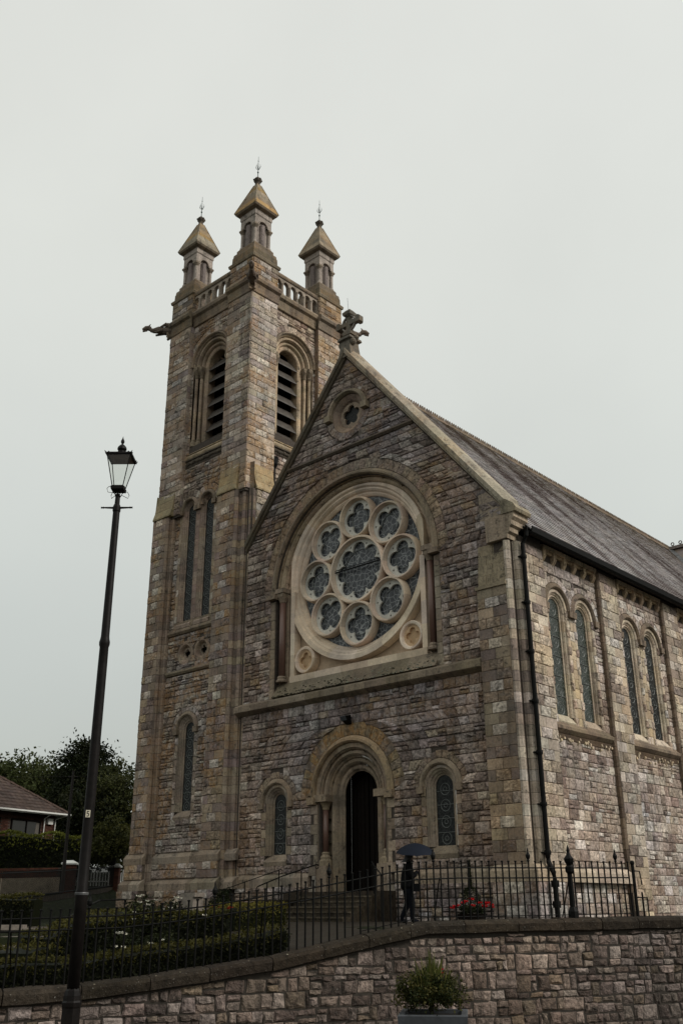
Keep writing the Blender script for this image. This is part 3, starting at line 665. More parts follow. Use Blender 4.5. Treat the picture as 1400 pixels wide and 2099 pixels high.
nt_pts = [(6.97, -.255), (7.05, -.255), (7.13, -.17), (7.13, -.09), (7.09, -.04), (7.10, .03), (7.15, .07), (7.21, .06), (7.28, .08), (7.31, .18), (7.31, .3)]
g = G(); notch(g, nt_pts, .14, 10.12, P_QUN); obj('corner_roll', g, 'dressed', butt)
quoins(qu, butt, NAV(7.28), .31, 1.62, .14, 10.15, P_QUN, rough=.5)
g = G(); 
for x0, x1, y0, y1 in ((5.8, 7.42, -.4, .4),): g.rings([[(x0, y0, -.33), (x1, y0, -.33), (x1, 1.65, -.33), (x0, 1.65, -.33)], [(x0, y0, -.03), (x1, y0, -.03), (x1, 1.65, -.03), (x0, 1.65, -.03)], [(x0 + .08, y0 + .13, .14), (x1 - .12, y0 + .13, .14), (x1 - .12, 1.62, .14), (x0 + .08, 1.62, .14)]], (.40, .33, .24, .1))
obj('plinth_course', g, 'dressed', butt)
quoins(qu, butt, FAC.off(.36), 5.84, 7.36, -1.6, -.33, P_FAC, rough=1); quoins(qu, butt, NAV(7.36), -.36, 1.62, -1.6, -.33, P_FAC, rough=1)
g = G(); g.box((5.84, -.36, -1.6), (7.36, 1.6, -.34), MT); obj('plinth_core', g, 'lime', butt)
# ---- nave side wall
NX = 7.08; NP = 7.27; F = NAV(NX); NF = F; bays = [(1.6, 5.5), (6.8, 10.7), (12.0, 15.9), (17.2, 21.1)]
g = G(); holes = []
for (a, b) in bays:
    c = (a + b) / 2 - .05
    for w in (-.89, .89): holes.append(arch_poly(c + w, 8.4, .58, 4.56, 12))
sheet(g, F, [(0.2, -1.7), (34, -1.7), (34, 10.5), (.2, 10.5)], holes, .4, MT)
for a, b in ((5.5, 6.8), (10.7, 12.0), (15.9, 17.2), (21.1, 34)): g.box((NX - .1, a, -1.7), (NP - .015, b, 10.5), MT)
nave = core('nave_wall', g)
for bi, (a, b) in enumerate(bays):
    c = (a + b) / 2 - .05
    if bi < 3:
        sp = [sh_arch(c - .89, 8.4, 1.12, 4.42, .72), sh_arch(c + .89, 8.4, 1.12, 4.42, .72), sh_rect(c - .3, c + .3, 4.42, 8.7)]
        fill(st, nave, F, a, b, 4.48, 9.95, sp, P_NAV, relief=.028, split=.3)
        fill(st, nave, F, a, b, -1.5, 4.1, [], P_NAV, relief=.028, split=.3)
        quoins(qu, nave, NAV(NP), b + .02, b + 1.29, -1.5, 10.35, P_QUN, rough=.5)
        if bi < 2:
            g = G(); notch(g, [(NP + .01, b + .03), (NP + .01, b + .0), (NP - .04, b - .05), (NX + .03, b - .05), (NX, b - .02)], -.6, 10.4, [(1, (.20, .155, .115, .1)), (1, (.15, .115, .085, .1))]); obj('pilaster_edge', g, 'dressed', nave)
    if bi < 3:
        for k in range(12):
            for x0, x1 in (((c - .32, c + .32),) if k % 2 else ((c - .32, c - .1), (c - .1, c + .12), (c + .12, c + .32))): vo.put(nave, F, [(x0, 4.44 + .33*k), (x1, 4.44 + .33*k), (x1, 4.77 + .33*k), (x0, 4.77 + .33*k)], .006, .006 if k % 2 else .02, [(3, (.50, .42, .30, .1)), (1, (.56, .51, .43, .1))], 'dressed')
    for w in (-.89, .89):
        window(nave, F, c + w, 8.4, 4.74, .36, .56, (.70, .88), 1.12, .16, glass='glass_green' if bi == 0 else 'glass_dark', pal=[(2, (.54, .475, .37, .1)), (1, (.47, .405, .31, .1))], hood_t=(.20, .16, .12, .1), nv=12 if bi < 3 else 0, wj=.74, bars=5, rings_=(.2, .56), jamb=bi < 3, mat_='dressed', sill='n', vpal=P_NAV)
    g = G(); band(g, F, a + .02, b - .06, [(4.12, 0), (4.15, .06), (4.26, .17), (4.36, .17), (4.44, .06), (4.5, .04), (4.5, 0)], [(2, (.22, .175, .125, .1)), (1, (.28, .225, .165, .1))], 1.0); obj('sill_string', g, 'dressed', nave)
    # corbel table
    if bi < 3:
        g = G(); band(g, F, a + .2, b - .05, [(10.32, 0), (10.32, .17), (10.46, .19), (10.5, .0)], [(1, (.56, .46, .33, .1))], .78)
        o = obj('corbel_table', g, 'dressed', nave)
        for k in range(6):
            u = a + .32 + (b - a - .5) * k / 5; g = G(); g.rings([[F(u - .09, z, 0), F(u + .09, z, 0), F(u + .09, z, d), F(u - .09, z, d)] for z, d in ((9.92, .03), (10.0, .1), (10.1, .15), (10.2, .14), (10.32, .16))], jit((.52, .41, .29, .1), .1)); obj('corbel', g, 'dressed', o)
            if k < 5: vo.put(nave, F, [(u + .09, 10.2), (u + (b-a-.5)/5 - .09, 10.2), (u + (b-a-.5)/5 - .09, 10.31), (u + .09, 10.31)], .1, .004, (.5, .38, .24, 0), 'dressed')
    g = G()          # dark brown soffit strip and pale lip stones under the sill
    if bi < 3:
        g2 = G(); band(g2, F, a + .03, b - .06, [(3.93, 0), (3.95, .05), (4.12, .08), (4.12, 0)], [(1, (.10, .07, .045, 0))], .6); obj('dark_soffit', g2, 'dressed', nave)
        for k in range(26):
            u = U(a + .05, b - .1); z = 4.08 - abs(rng.gauss(0, .1)); w = U(.03, .1); g.rings([[F(u, z - U(.05, .16), .05), F(u + w, z - U(.02, .1), .02), F(u + w, z, .02), F(u, z, .02)], [F(u + .01, z - .08, .105), F(u + w, z - .06, .1), F(u + w, z, .09), F(u, z, .09)]], jit((.50, .42, .30, 0), .2))
        obj('crumbling_render', g, 'dressed', nave, kind='stuff')
g = G(); band(g, NAV(7.3), 1.65, 5.5, [(-.33, -.2), (-.33, .05), (-.05, .06), (.1, -.1)], P_QUN); obj('plinth_course', g, 'dressed', nave)
# roof
EA, ER = (7.66, 10.5), (0, 19.5)
roof_core = G(); roof_core.rings([[(7.6, y, 10.44), (0, y, 19.42), (-7.6, y, 10.44)] for y in (.4, 40)], (.1, .1, .1, 0), False, False, closed=False); roof = obj('nave_roof', roof_core, 'slate', church)
sl = []; nr = 46; Ls = math.hypot(7.66, 9.0)
for i in range(nr):
    f0, f1 = i / nr, (i + 1.35) / nr
    y = .42 + (.14 if i % 2 else 0)
    while y < 31:
        w = .3 if y < 12 else .36
        lf = .03 + U(0, .012); c = jit((.35, .325, .32, 0), .28)
        if y + w < 31:
            x0, z0 = EA[0] * (1 - f0), EA[1] + 9 * f0; x1, z1 = EA[0] * (1 - f1), EA[1] + 9 * f1
            sl.append((x0, z0, x1, z1, y, w, lf, c))
        y += w
nx_, nz_n = 9 / Ls, 7.66 / Ls
def slate(g, s):
    x0, z0, x1, z1, y, w, lf, c = s; a = lf + .012
    P = [(x0 + nx_*a, y + .006, z0 + nz_n*a), (x0 + nx_*a, y + w - .006, z0 + nz_n*a), (x1 + nx_*.003, y + w - .006, z1 + nz_n*.003), (x1 + nx_*.003, y + .006, z1 + nz_n*.003)]
    Q = [(x0, y + .006, z0), (x0, y + w - .006, z0)]
    i = g.add(P + Q, c); g.f += [(i, i+1, i+2, i+3), (i+4, i+5, i+1, i), (i+4, i, i+3), (i+5, i+2, i+1)]
sl.sort(key=lambda s: (Vector((s[0], s[4], s[1])) - CAM).length)
vis = [s for s in sl if s[4] > .6][:260]; ids = set(id(s) for s in vis)
for s in vis:
    g = G(); slate(g, s); obj('slate', g, 'slate', roof)
g = G()
for s in sl:
    if id(s) not in ids: slate(g, s)
obj('slates', g, 'slate', roof, kind='stuff')
for k in range(64):
    y = .5 + .47 * k; g = G(); t = jit((.16, .12, .085, .3), .2)
    g.rings([[(-.2, yy, 19.34), (-.17, yy, 19.4), (0, yy, 19.64), (.17, yy, 19.4), (.2, yy, 19.34)] for yy in (y, y + .45)], t)
    for j in range(3):
        yy = y + .04 + .15*j; g.rings([[(-.02, yy, 19.6), (.02, yy, 19.6), (.02, yy + .1, 19.6), (-.02, yy + .1, 19.6)], [(-.018, yy + .01, 19.74), (.018, yy + .01, 19.74), (.018, yy + .09, 19.74), (-.018, yy + .09, 19.74)], [(-.01, yy + .045, 19.78), (.01, yy + .045, 19.78), (.01, yy + .055, 19.78), (-.01, yy + .055, 19.78)]], t)
    obj('ridge_tile', g, 'tile', roof)
g = G(); g.smooth = False
for i in range(16):
    y0, y1 = .35 + 1.95*i, .35 + 1.95*(i+1)
    pf = [(7.5, 10.62), (7.5, 10.38), (7.56, 10.33), (7.68, 10.33), (7.74, 10.4), (7.76, 10.58), (7.73, 10.58), (7.7, 10.42), (7.56, 10.42), (7.56, 10.62)]
    g.rings([[(x, y0, z) for x, z in pf], [(x, y1, z) for x, z in pf]])
    g.rings([[(7.08, y0, 10.5), (7.5, y0, 10.5), (7.5, y0, 10.56), (7.08, y0, 10.56)], [(7.08, y1, 10.5), (7.5, y1, 10.5), (7.5, y1, 10.56), (7.08, y1, 10.56)]])
obj('gutter', g, 'iron', church)
g = G(); g.tube([(7.6, .22, 10.4), (7.58, .22, 10.25), (7.42, .22, 10.0), (7.42, .22, .35), (7.42, .22, .2), (7.56, .22, -.1), (7.58, .22, -.35), (7.58, .22, -1.4)], .075, 10)
for z in (9.55, 8.0, 6.4, 4.85, 3.3, 1.8, .45): g.lathe((7.42, .22, 0), [(.1, z - .06), (.105, z), (.1, z + .06)], 10); g.box((7.27, .08, z - .02), (7.42, .36, z + .02))
for z in (-.4, -.95): g.lathe((7.58, .22, 0), [(.115, z - .09), (.12, z), (.115, z + .09)], 10)
obj('drainpipe', g, 'iron', church)
# transept at the far end
g = G(); g.rings([[(0, 29.5 - 8.9, 9.0), (0, 29.5, 19.42), (0, 38.4, 9.0)], [(14, 29.5 - 8.9, 9.0), (14, 29.5, 19.42), (14, 38.4, 9.0)]], (.13, .10, .095, 0)); tr = obj('transept_roof', g, 'slate', church)
g = G()
for k in range(18): 
    x = .1 + .5*k; g.rings([[(xx, 29.3, 19.36), (xx, 29.5, 19.62), (xx, 29.7, 19.36)] for xx in (x, x + .48)], (.12, .1, .09, 0)); mould(g, Fr(0, 29.5, 1, 0), arcpath(x + .25, 19.74, 0, n=8, a0=0, a1=360), [(.07, -.02), (.07, .02), (.12, .02), (.12, -.02)], (.12, .1, .09, 0), 8, caps=False)
obj('transept_ridge', g, 'tile', tr)
g = G()
for i in range(20):
    a, b = i / 20, (i + 1) / 20 - .004; f = lambda q: (q * 8.1, 29.5 - q * 8.1 * .93, 19.55 - q * 9.3)
    p, q = f(a), f(b); g.rings([[(p[0] - .16, p[1] - .1, p[2]), (p[0] + .16, p[1] + .1, p[2]), (p[0] + .16, p[1] + .1, p[2] + .06), (p[0] - .16, p[1] - .1, p[2] + .06)], [(q[0] - .16, q[1] - .1, q[2]), (q[0] + .16, q[1] + .1, q[2]), (q[0] + .16, q[1] + .1, q[2] + .06), (q[0] - .16, q[1] - .1, q[2] + .06)]])
obj('valley_lead', g, 'lead', tr)
g = G(); g.box((7.0, 21.6, -1.7), (13.5, 37.5, 10.2), MT); core('transept_wall', g)
# ================================================================== TOWER
TL, TR_, TB = -12.0, -5.85, 5.95
g = G()
FT = Fr(0, 0, 1, 0)   # panel plane y = 0
lc = [(-9.84, 16.05), (-8.59, 16.05)]
holes = [arch_poly(x, z, .5, 10.6, 14) for x, z in lc] + [arch_poly(-9.18, 5.95, .5, 2.46, 14)] + [circ_poly(x, 9.24, .42, 20) for x in (-9.58, -8.48)]
sheet(g, FT, [(-10.9, -1.7), (-7.3, -1.7), (-7.3, 18.4), (-10.9, 18.4)], holes, .5, MT)
upF = Fr(0, .05, 1, 0); upS = NAV(-6.12)
sheet(g, upF, [(-10.6, 18.3), (-7.4, 18.3), (-7.4, 26.2), (-10.6, 26.2)], [arch_poly(-8.95, 23.75, 1.28, 19.35, 20)], .6, MT)
sheet(g, upS, [(1.3, 10), (4.5, 10), (4.5, 26.2), (1.3, 26.2)], [arch_poly(2.88, 23.75, 1.28, 19.35, 20)], .6, MT)
for (x0, x1, y0, y1) in ((TL, -10.37, -.19, 1.45), (-7.53, TR_ - .01, -.19, 1.45), (-7.53, TR_ - .01, 4.3, TB), (TL, -10.37, 4.3, TB)):
    g.box((x0 + .01, y0, 15.8), (x1, y1, 26.2), MT)
g.box((-12.09, -.335, -1.7), (-11.13, 1.5, 15.9), MT); g.box((-11.2, -.0, -1.7), (-10.79, 1.5, 15.9), MT); g.box((-7.5, -.335, -1.7), (-6.35, 1.3, 15.9), MT); g.box((-7.0, .02, -1.7), (-5.63, 1.35, 15.9), MT)
g.box((-12.09, 4.3, -1.7), (-10.5, 5.9, 15.9), MT); g.box((-7.5, 4.3, -1.7), (-5.9, 5.9, 15.9), MT); g.box((-11.85, 1.0, -1.7), (-11.7, 5, 26.2), MT); g.box((-11.5, 5.7, -1.7), (-6, 5.85, 26.2), MT); g.box((-6.6, 1, -1.7), (-6.2, 5, 10.1), MT)
tower = core('tower_wall', g)
# tower rubble and quoins
tk = dict(pal=P_TOW, relief=.045)
sp = [sh_arch(lc[0][0], 16.05, .98, 10.3, .66), sh_arch(lc[1][0], 16.05, .98, 10.3, .66), sh_rect(-9.5, -8.9, 10.3, 16.3), sh_circ(-9.58, 9.24, .54), sh_circ(-8.48, 9.24, .54), sh_arch(-9.18, 5.95, .98, 2.3, .74)]
for a, b in ((1.08, 8.3), (8.48, 10.1), (10.32, 18.2)): fill(st, tower, FT, -10.78, -7.5, a, b, sp, hr=(.2, .3), wr=(.25, .5), **tk)
fill(st, tower, FT, -10.8, -7.5, .1, .66, [], P_TOW, d=.12); fill(st, tower, FT, -10.8, -7.5, -1.6, -.34, [], P_TOW, d=.3)
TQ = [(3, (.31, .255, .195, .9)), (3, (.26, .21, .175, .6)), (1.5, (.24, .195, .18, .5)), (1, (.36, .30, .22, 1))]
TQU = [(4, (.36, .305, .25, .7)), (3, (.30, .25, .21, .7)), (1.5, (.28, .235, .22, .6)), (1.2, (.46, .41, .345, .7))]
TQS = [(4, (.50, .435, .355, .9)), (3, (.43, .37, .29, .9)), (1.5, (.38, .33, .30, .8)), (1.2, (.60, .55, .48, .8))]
FL = FAC.off(.35); FU = FAC.off(.2)
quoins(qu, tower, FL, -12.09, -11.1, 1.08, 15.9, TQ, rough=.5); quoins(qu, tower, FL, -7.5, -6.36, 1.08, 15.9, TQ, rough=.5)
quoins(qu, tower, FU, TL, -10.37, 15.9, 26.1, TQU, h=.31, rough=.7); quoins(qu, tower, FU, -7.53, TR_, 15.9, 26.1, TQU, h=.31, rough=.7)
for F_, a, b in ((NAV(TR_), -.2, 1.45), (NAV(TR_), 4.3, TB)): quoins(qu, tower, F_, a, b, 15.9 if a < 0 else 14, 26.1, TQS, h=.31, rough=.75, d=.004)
quoins(qu, tower, NAV(-5.62), .25, 1.35, 8, 15.9, TQS, rough=.6)
fill(st, tower, upF, -10.4, -7.5, 18.75, 26.1, [sh_arch(-8.95, 23.75, 1.78, 18.7, 1.3)], hr=(.2, .3), **tk)
fill(st, tower, upS, 1.43, 4.32, 18.75, 26.1, [sh_arch(2.88, 23.75, 1.78, 18.7, 1.3)], P_NAV, hr=(.2, .3), relief=.045)
fill(st, tower, upS, 1.43, 4.32, 12, 18.25, [], P_NAV, hr=(.2, .3), relief=.045)
# left flank and returns so the tower reads from the side
fill(st, tower, Fr(-11.86, 0, 0, -1), -4.3, -1.45, 1, 26, [], P_TOW)
quoins(qu, tower, Fr(TL, 0, 0, -1), -1.45, .2, 16.9, 26.1, TQU); quoins(qu, tower, Fr(-12.1, 0, 0, -1), -1.5, .34, -1.6, 15.9, TQ)
# notched corner mouldings on the lower buttresses
g = G(); notch(g, [(-6.38, -.36), (-6.29, -.36), (-6.22, -.29), (-6.22, -.22), (-6.27, -.16), (-6.22, -.09), (-6.13, -.08), (-6.07, -.14), (-6.0, -.15), (-5.92, -.08), (-5.93, .0), (-5.85, .05), (-5.77, -.02), (-5.68, .0), (-5.62, .1), (-5.62, .3)], -.3, 15.9, TQ); obj('corner_roll', g, 'dressed', tower)
g = G(); notch(g, [(-11.12, -.36), (-11.04, -.36), (-10.98, -.29), (-11.0, -.2), (-10.94, -.14), (-10.86, -.19), (-10.8, -.15), (-10.78, -.05), (-10.77, .05)], -.3, 15.9, [(1, (.30, .24, .19, .8)), (1, (.25, .2, .16, .9))]); obj('corner_roll', g, 'dressed', tower)
g = G(); notch(g, [(-7.5, -.36), (-7.53, -.3), (-7.53, .05)], 1.08, 15.9, TQ); obj('pier_edge', g, 'dressed', tower); g = G(); notch(g, [(-7.53, -.21), (-7.54, -.15), (-7.54, .1)], 15.9, 26.1, TQU); obj('pier_edge', g, 'dressed', tower); g = G(); notch(g, [(-10.37, -.21), (-10.35, -.15), (-10.35, .1)], 15.9, 26.1, TQU); obj('pier_edge', g, 'dressed', tower); g = G()
notch(g, [(TR_, 4.3), (TR_ - .05, 4.29), (-6.14, 4.29)], 12, 26.1, [(1, (.24, .18, .13, .3))]); obj('pier_edge', g, 'dressed', tower); g = G(); notch(g, [(-5.62, .1), (-5.9, .02), (-5.9, -.2)], 15.9, 17.2, TQ); obj('pier_edge', g, 'dressed', tower)
# set-off weatherings
def setoff(F, u0, u1, z0, z1, d0, t):
    g = G(); m = (u0 + u1) / 2
    for k in range(3):
        a, b = z0 + (z1 - z0) * k / 3, z0 + (z1 - z0) * (k + 1) / 3 - .01; da, db = d0 * (1 - k / 3) + .03, d0 * (1 - (k + 1) / 3) + .03
        if k == 0: g.rings([[F(u, z, d) for z, d in ((a, 0), (a, da + .05), (a + .07, da + .06), (b, db), (b, 0))] for u in (u0, u1)], jit(t, .1))
        else: g.rings([[F(u, z, d) for z, d in ((a, 0), (a, da), (b, db), (b, 0))] for u in (u0, u1)], jit(t, .1))
    obj('set_off', g, 'dressed', tower)
SO = (.34, .285, .17, .9)
setoff(FU, -12.06, -10.75, 15.9, 17.2, .16, SO); setoff(FU, -7.5, -6.25, 15.9, 17.2, .16, SO); setoff(NAV(TR_), .2, 1.36, 15.9, 17.2, .24, (.44, .37, .22, .9))
setoff(Fr(TL, 0, 0, -1), -1.4, .3, 15.9, 17.2, .1, SO)
g = G(); g.smooth = True; g.tube([(-6.0, -.03, 15.9), (-5.95, -.08, 17.3)], [.1, .06], 8, (.34, .28, .2, .6)); obj('corner_roll_stop', g, 'dressed', tower)
# strings
ST = [(1, (.24, .2, .145, .3)), (1, (.2, .165, .12, .3))]
g = G(); band(g, FT, -10.76, -7.52, [(8.32, 0), (8.34, .08), (8.42, .14), (8.5, .12), (8.56, 0)], ST, 1); band(g, FT, -10.76, -7.52, [(10.1, 0), (10.13, .08), (10.22, .15), (10.3, .13), (10.4, .03), (10.72, .0), (10.72, -.1)], ST, 1); obj('string_course', g, 'dressed', tower)
for F_, a, b, zz in ((upF, -10.35, -7.55, 0), (upS, 1.46, 4.29, 0)):
    g = G(); band(g, F_, a, b, [(18.64, 0), (18.66, .12), (18.75, .14), (18.9, .05), (18.92, .0)], [(1, (.36, .3, .2, .6))], 1); band(g, F_, a, b, [(18.92, 0), (18.93, .08), (19.36, -.3), (19.36, -.45)], [(1, (.38, .3, .18, .9)), (1, (.32, .26, .18, .6))], .8); o = obj('belfry_sill', g, 'dressed', tower)
    g = G(); band(g, F_, a, b, [(18.22, 0), (18.22, .06), (18.28, .1), (18.3, .04), (18.6, .05), (18.6, .12), (18.64, .12), (18.64, 0)], [(1, (.13, .11, .085, .1))], 2)
    u = a + .06
    while u < b - .1: g.sphere(F_(u, 18.44 + U(-.03, .03), .07), U(.05, .08), 6, 4, (.10, .085, .065, 0), 1.3); u += .13
    obj('carved_band', g, 'dressed', o)
# tower plinth
for F_, a, b, dd in ((FAC, -12.25, -10.95, .36), (FAC, -10.95, -7.6, .0), (FAC, -7.6, -6.3, .36), (FAC, -6.3, -5.6, .12)):
    g = G(); band(g, F_, a, b, [(.66, dd), (.66, dd + .14), (.9, dd + .15), (1.08, dd + .0), (1.08, dd - .05)], P_DRS, .9); band(g, F_, a - .05, b + .05, [(-.34, dd), (-.34, dd + .28), (-.1, dd + .29), (.04, dd + .13), (.1, dd)], P_DRS, .9); obj('plinth_course', g, 'dressed', tower)
quoins(qu, tower, FAC.off(.46), -12.2, -11.0, .08, .66, TQ); quoins(qu, tower, FAC.off(.46), -7.55, -6.35, .08, .66, TQ)
quoins(qu, tower, FAC.off(.62), -12.35, -10.95, -1.6, -.34, TQ, rough=1); quoins(qu, tower, FAC.off(.62), -7.6, -6.3, -1.6, -.34, TQ, rough=1)
g = G(); 
for a, b, dd in ((-12.2, -11.0, .46), (-7.55, -6.35, .46), (-10.8, -7.5, .1)): g.box((a, -dd + .02, -.3), (b, .3, .7), MT)
for a, b, dd in ((-12.36, -10.95, .62), (-7.6, -6.3, .62), (-10.8, -7.5, .28)): g.box((a, -dd + .02, -1.7), (b, .3, -.32), MT)
g.box((-12.35, -.4, -1.7), (-12.1, 5.9, -.3), MT); g.box((-12.2, -.4, -.3), (-12.1, 5.9, .9), MT); obj('plinth_core', g, 'lime', tower)
# tower windows
THD = (.22, .18, .135, .3)
for x, z in lc: window(tower, FT, x, z, 10.76, .28, .47, (.47, .62), .96, .2, pal=[(2, (.34, .28, .22, .3)), (1, (.28, .22, .18, .3))], hood_t=THD, nv=10, wj=.62, bars=5, rings_=(.17, .42), jamb=False, vpal=P_TOW)
g = G()
for i in range(17): g.box((-9.36, -.012, 10.72 + .31*i), (-9.07, .1, 10.72 + .31*i + .3), pick([(1, (.27, .2, .17, .2)), (1, (.31, .24, .2, .2))]))
obj('window_mullion', g, 'dressed', tower)
for a, b in ((-10.5, -10.33), (-8.1, -7.9)):
    g = G()
    for i in range(17): g.box((a - (.1 if i % 2 and a < -9 else 0), -.018, 10.72 + .31*i), (b + (.1 if i % 2 and a > -9 else 0), .1, 10.72 + .31*i + .3), pick([(2, (.33, .27, .2, .3)), (1, (.5, .45, .38, .1))]))
    obj('window_quoins', g, 'dressed', tower)
window(tower, FT, -9.18, 5.95, 2.64, .29, .5, (.56, .73), .98, .2, pal=[(1, (.29, .24, .19, .2))], hood_t=THD, nv=11, wj=.74, bars=4, rings_=(.17, .42), vpal=P_TOW)
for x in (-9.58, -8.48):
    g = G(); g.face([FT(*p, -.3) for p in circ_poly(x, 9.24, .4, 20)]); o = obj('roundel', g, 'glass_dark', tower)
    g = G(); mould(g, FT, arcpath(x, 9.24, 0, n=24, a0=0, a1=360), [(.26, -.25), (.27, -.12), (.33, -.02), (.38, .03), (.5, .03), (.54, .0)], [(1, (.33, .27, .2, .2)), (1, (.28, .22, .17, .2))], 4); obj('roundel_ring', g, 'dressed', o)
    g = G(); plate(g, FT, circ_poly(x, 9.24, .28, 20), [foil(x, 9.24, 4, .11, .09, 0, 6)], -.12, .08, (.28, .23, .18, 0)); obj('quatrefoil', g, 'dressed', o)
# belfry openings
for F_, cu, pal, vp_ in ((upF, -8.95, [(2, (.37, .30, .225, .3)), (1, (.31, .25, .19, .3))], P_TOW), (upS, 2.88, [(2, (.50, .41, .29, .2)), (1, (.43, .35, .25, .2))], P_NAV)):
    g = G(); g.face([F_(*p, -1.3) for p in arch_poly(cu, 23.75, 1.0, 19.2)]); b_ = obj('belfry_opening', g, 'dark', tower)
    zs = 23.75
    g = G(); mould(g, F_, arcpath(cu, zs, 0, n=20), [(.66, -.85), (.66, -.42), (.7, -.38), (.8, -.36), (.86, -.36)], pal, 3); P = None
    for s in (-1, 1): mould(g, F_, [(cu, zs - .4*i, s, 0) for i in range(12)], [(.66, -.85), (.66, -.42), (.74, -.36), (.9, -.36), (.9, -.5)], pal, 1)
    obj('inner_order', g, 'dressed', b_)
    g = G(); mould(g, F_, arcpath(cu, zs, 0, n=22), [(.86, -.4), (.86, -.32), (.91, -.24), (.98, -.22), (1.03, -.27), (1.05, -.2)], pal, 3); obj('middle_order', g, 'dressed', b_)
    g = G(); mould(g, F_, arcpath(cu, zs, 0, n=22), [(1.05, -.25), (1.05, -.16), (1.1, -.07), (1.18, -.06), (1.23, -.11), (1.26, -.02), (1.3, .015), (1.33, .015)], pal, 3); obj('outer_order', g, 'dressed', b_)
    g = G(); mould(g, F_, arcpath(cu, zs, 0, n=22), [(1.32, 0), (1.32, .06), (1.37, .12), (1.42, .11), (1.46, .02), (1.46, 0)], [(1, (.28, .225, .165, .3))], 5); obj('hood_mould', g, 'dressed', b_)
    ring_stones(vo, tower, F_, cu, zs, 1.47, 1.78, 17, vp_)
    for s in (-1, 1):
        for u, d, in ((.99, -.27), (1.2, -.13)):
            x, y, _ = F_(cu + s*u, 0, d)
            g = G(); n = 9
            for i in range(n): cyl_z(g, x, y, 19.75 + 3.45*i/n, 19.75 + 3.45*(i+1)/n - .01, .085, jit(pal[0][1], .12), 10)
            obj('shaft', g, 'dressed', b_)
            g = G(); g.lathe((x, y, 0), [(.1, 23.12), (.13, 23.2), (.1, 23.25), (.14, 23.38), (.19, 23.5), (.16, 23.54)], 10, (.2, .165, .12, .1)); g.lathe((x, y, 0), [(.21, 23.54), (.22, 23.66), (.2, 23.74)], 4, (.24, .2, .145, .1), R(45)); g.lathe((x, y, 0), [(.15, 19.4), (.15, 19.6), (.11, 19.68), (.13, 19.74), (.09, 19.8)], 10, (.3, .25, .18, .1)); obj('capital_and_base', g, 'dressed', b_)
        g = G(); 
        for i in range(14):
            z = 19.2 + .325*i; a, b = sorted((cu + s*1.28, cu + s*1.36)); g.rings([[F_(a, z, -.4), F_(b, z, -.4), F_(b, z, .01), F_(a, z, .01)], [F_(a, z + .315, -.4), F_(b, z + .315, -.4), F_(b, z + .315, .01), F_(a, z + .315, .01)]], pick(pal))
            a, b = sorted((cu + s*.88, cu + s*1.3)); g.face([F_(a, z, -.4), F_(b, z, -.4), F_(b, z + .315, -.4), F_(a, z + .315, -.4)], pick(pal))
        obj('jamb', g, 'dressed', b_)
    for i in range(7):
        z = 19.45 + .68*i; hw = .66 if z < 23.6 else .5
        g = G(); g.rings([[F_(cu + u, zz, d) for zz, d in ((z, -.44), (z + .04, -.44), (z + .52, -.72), (z + .48, -.72))] for u in (-hw, -hw*.3, hw*.35, hw)], (.1, .1, .1, 0)); obj('louvre', g, 'louvre', b_)
# hopper head and pipe in the corner of the side panel
g = G(); x, y = -6.0, 1.62; cyl_z(g, x, y, 11, 17.5, .07); g.lathe((x, y, 0), [(.08, 17.45), (.17, 17.65), (.18, 17.9), (.2, 18.0)], 8); obj('hopper_pipe', g, 'iron', tower)
# ---- cornice, parapet, balustrade, turrets
CO = [(1, (.26, .215, .155, .5)), (1, (.22, .18, .135, .5))]
prof = [(26.08, 0), (26.1, .07), (26.16, .09), (26.22, .05), (26.55, .12), (26.64, .24), (26.78, .28), (26.88, .24), (26.95, .06), (26.95, 0)]
FACES = [(FAC, lambda u: -12.0 + u, .2), (NAV(TR_), lambda u: -.2 + u, 0), (Fr(0, TB, -1, 0), lambda u: 5.85 + u, 0), (Fr(TL, 0, 0, -1), lambda u: -5.95 + u, 0)]
g = G(); gp = G()
for F_, m_, dd in FACES:
    F2 = F_.off(dd)
    for a, b, rec in ((-.25, 1.68, 0), (1.6, 4.55, -.2), (4.47, 6.4, 0)):
        band(g, F2, m_(a), m_(b), [(z, d + rec) for z, d in prof], CO, .9)
obj('cornice', g, 'dressed', tower)
g = G(); g.box((TL + .5, .4, 26.1), (TR_ - .6, TB - .5, 26.5), MT); obj('tower_roof', g, 'lead', tower)
piers = [(-6.67, .62, -.2), (-6.67, 5.2, 4.38), (-11.18, .62, -.2), (-11.18, 5.2, 4.38)]
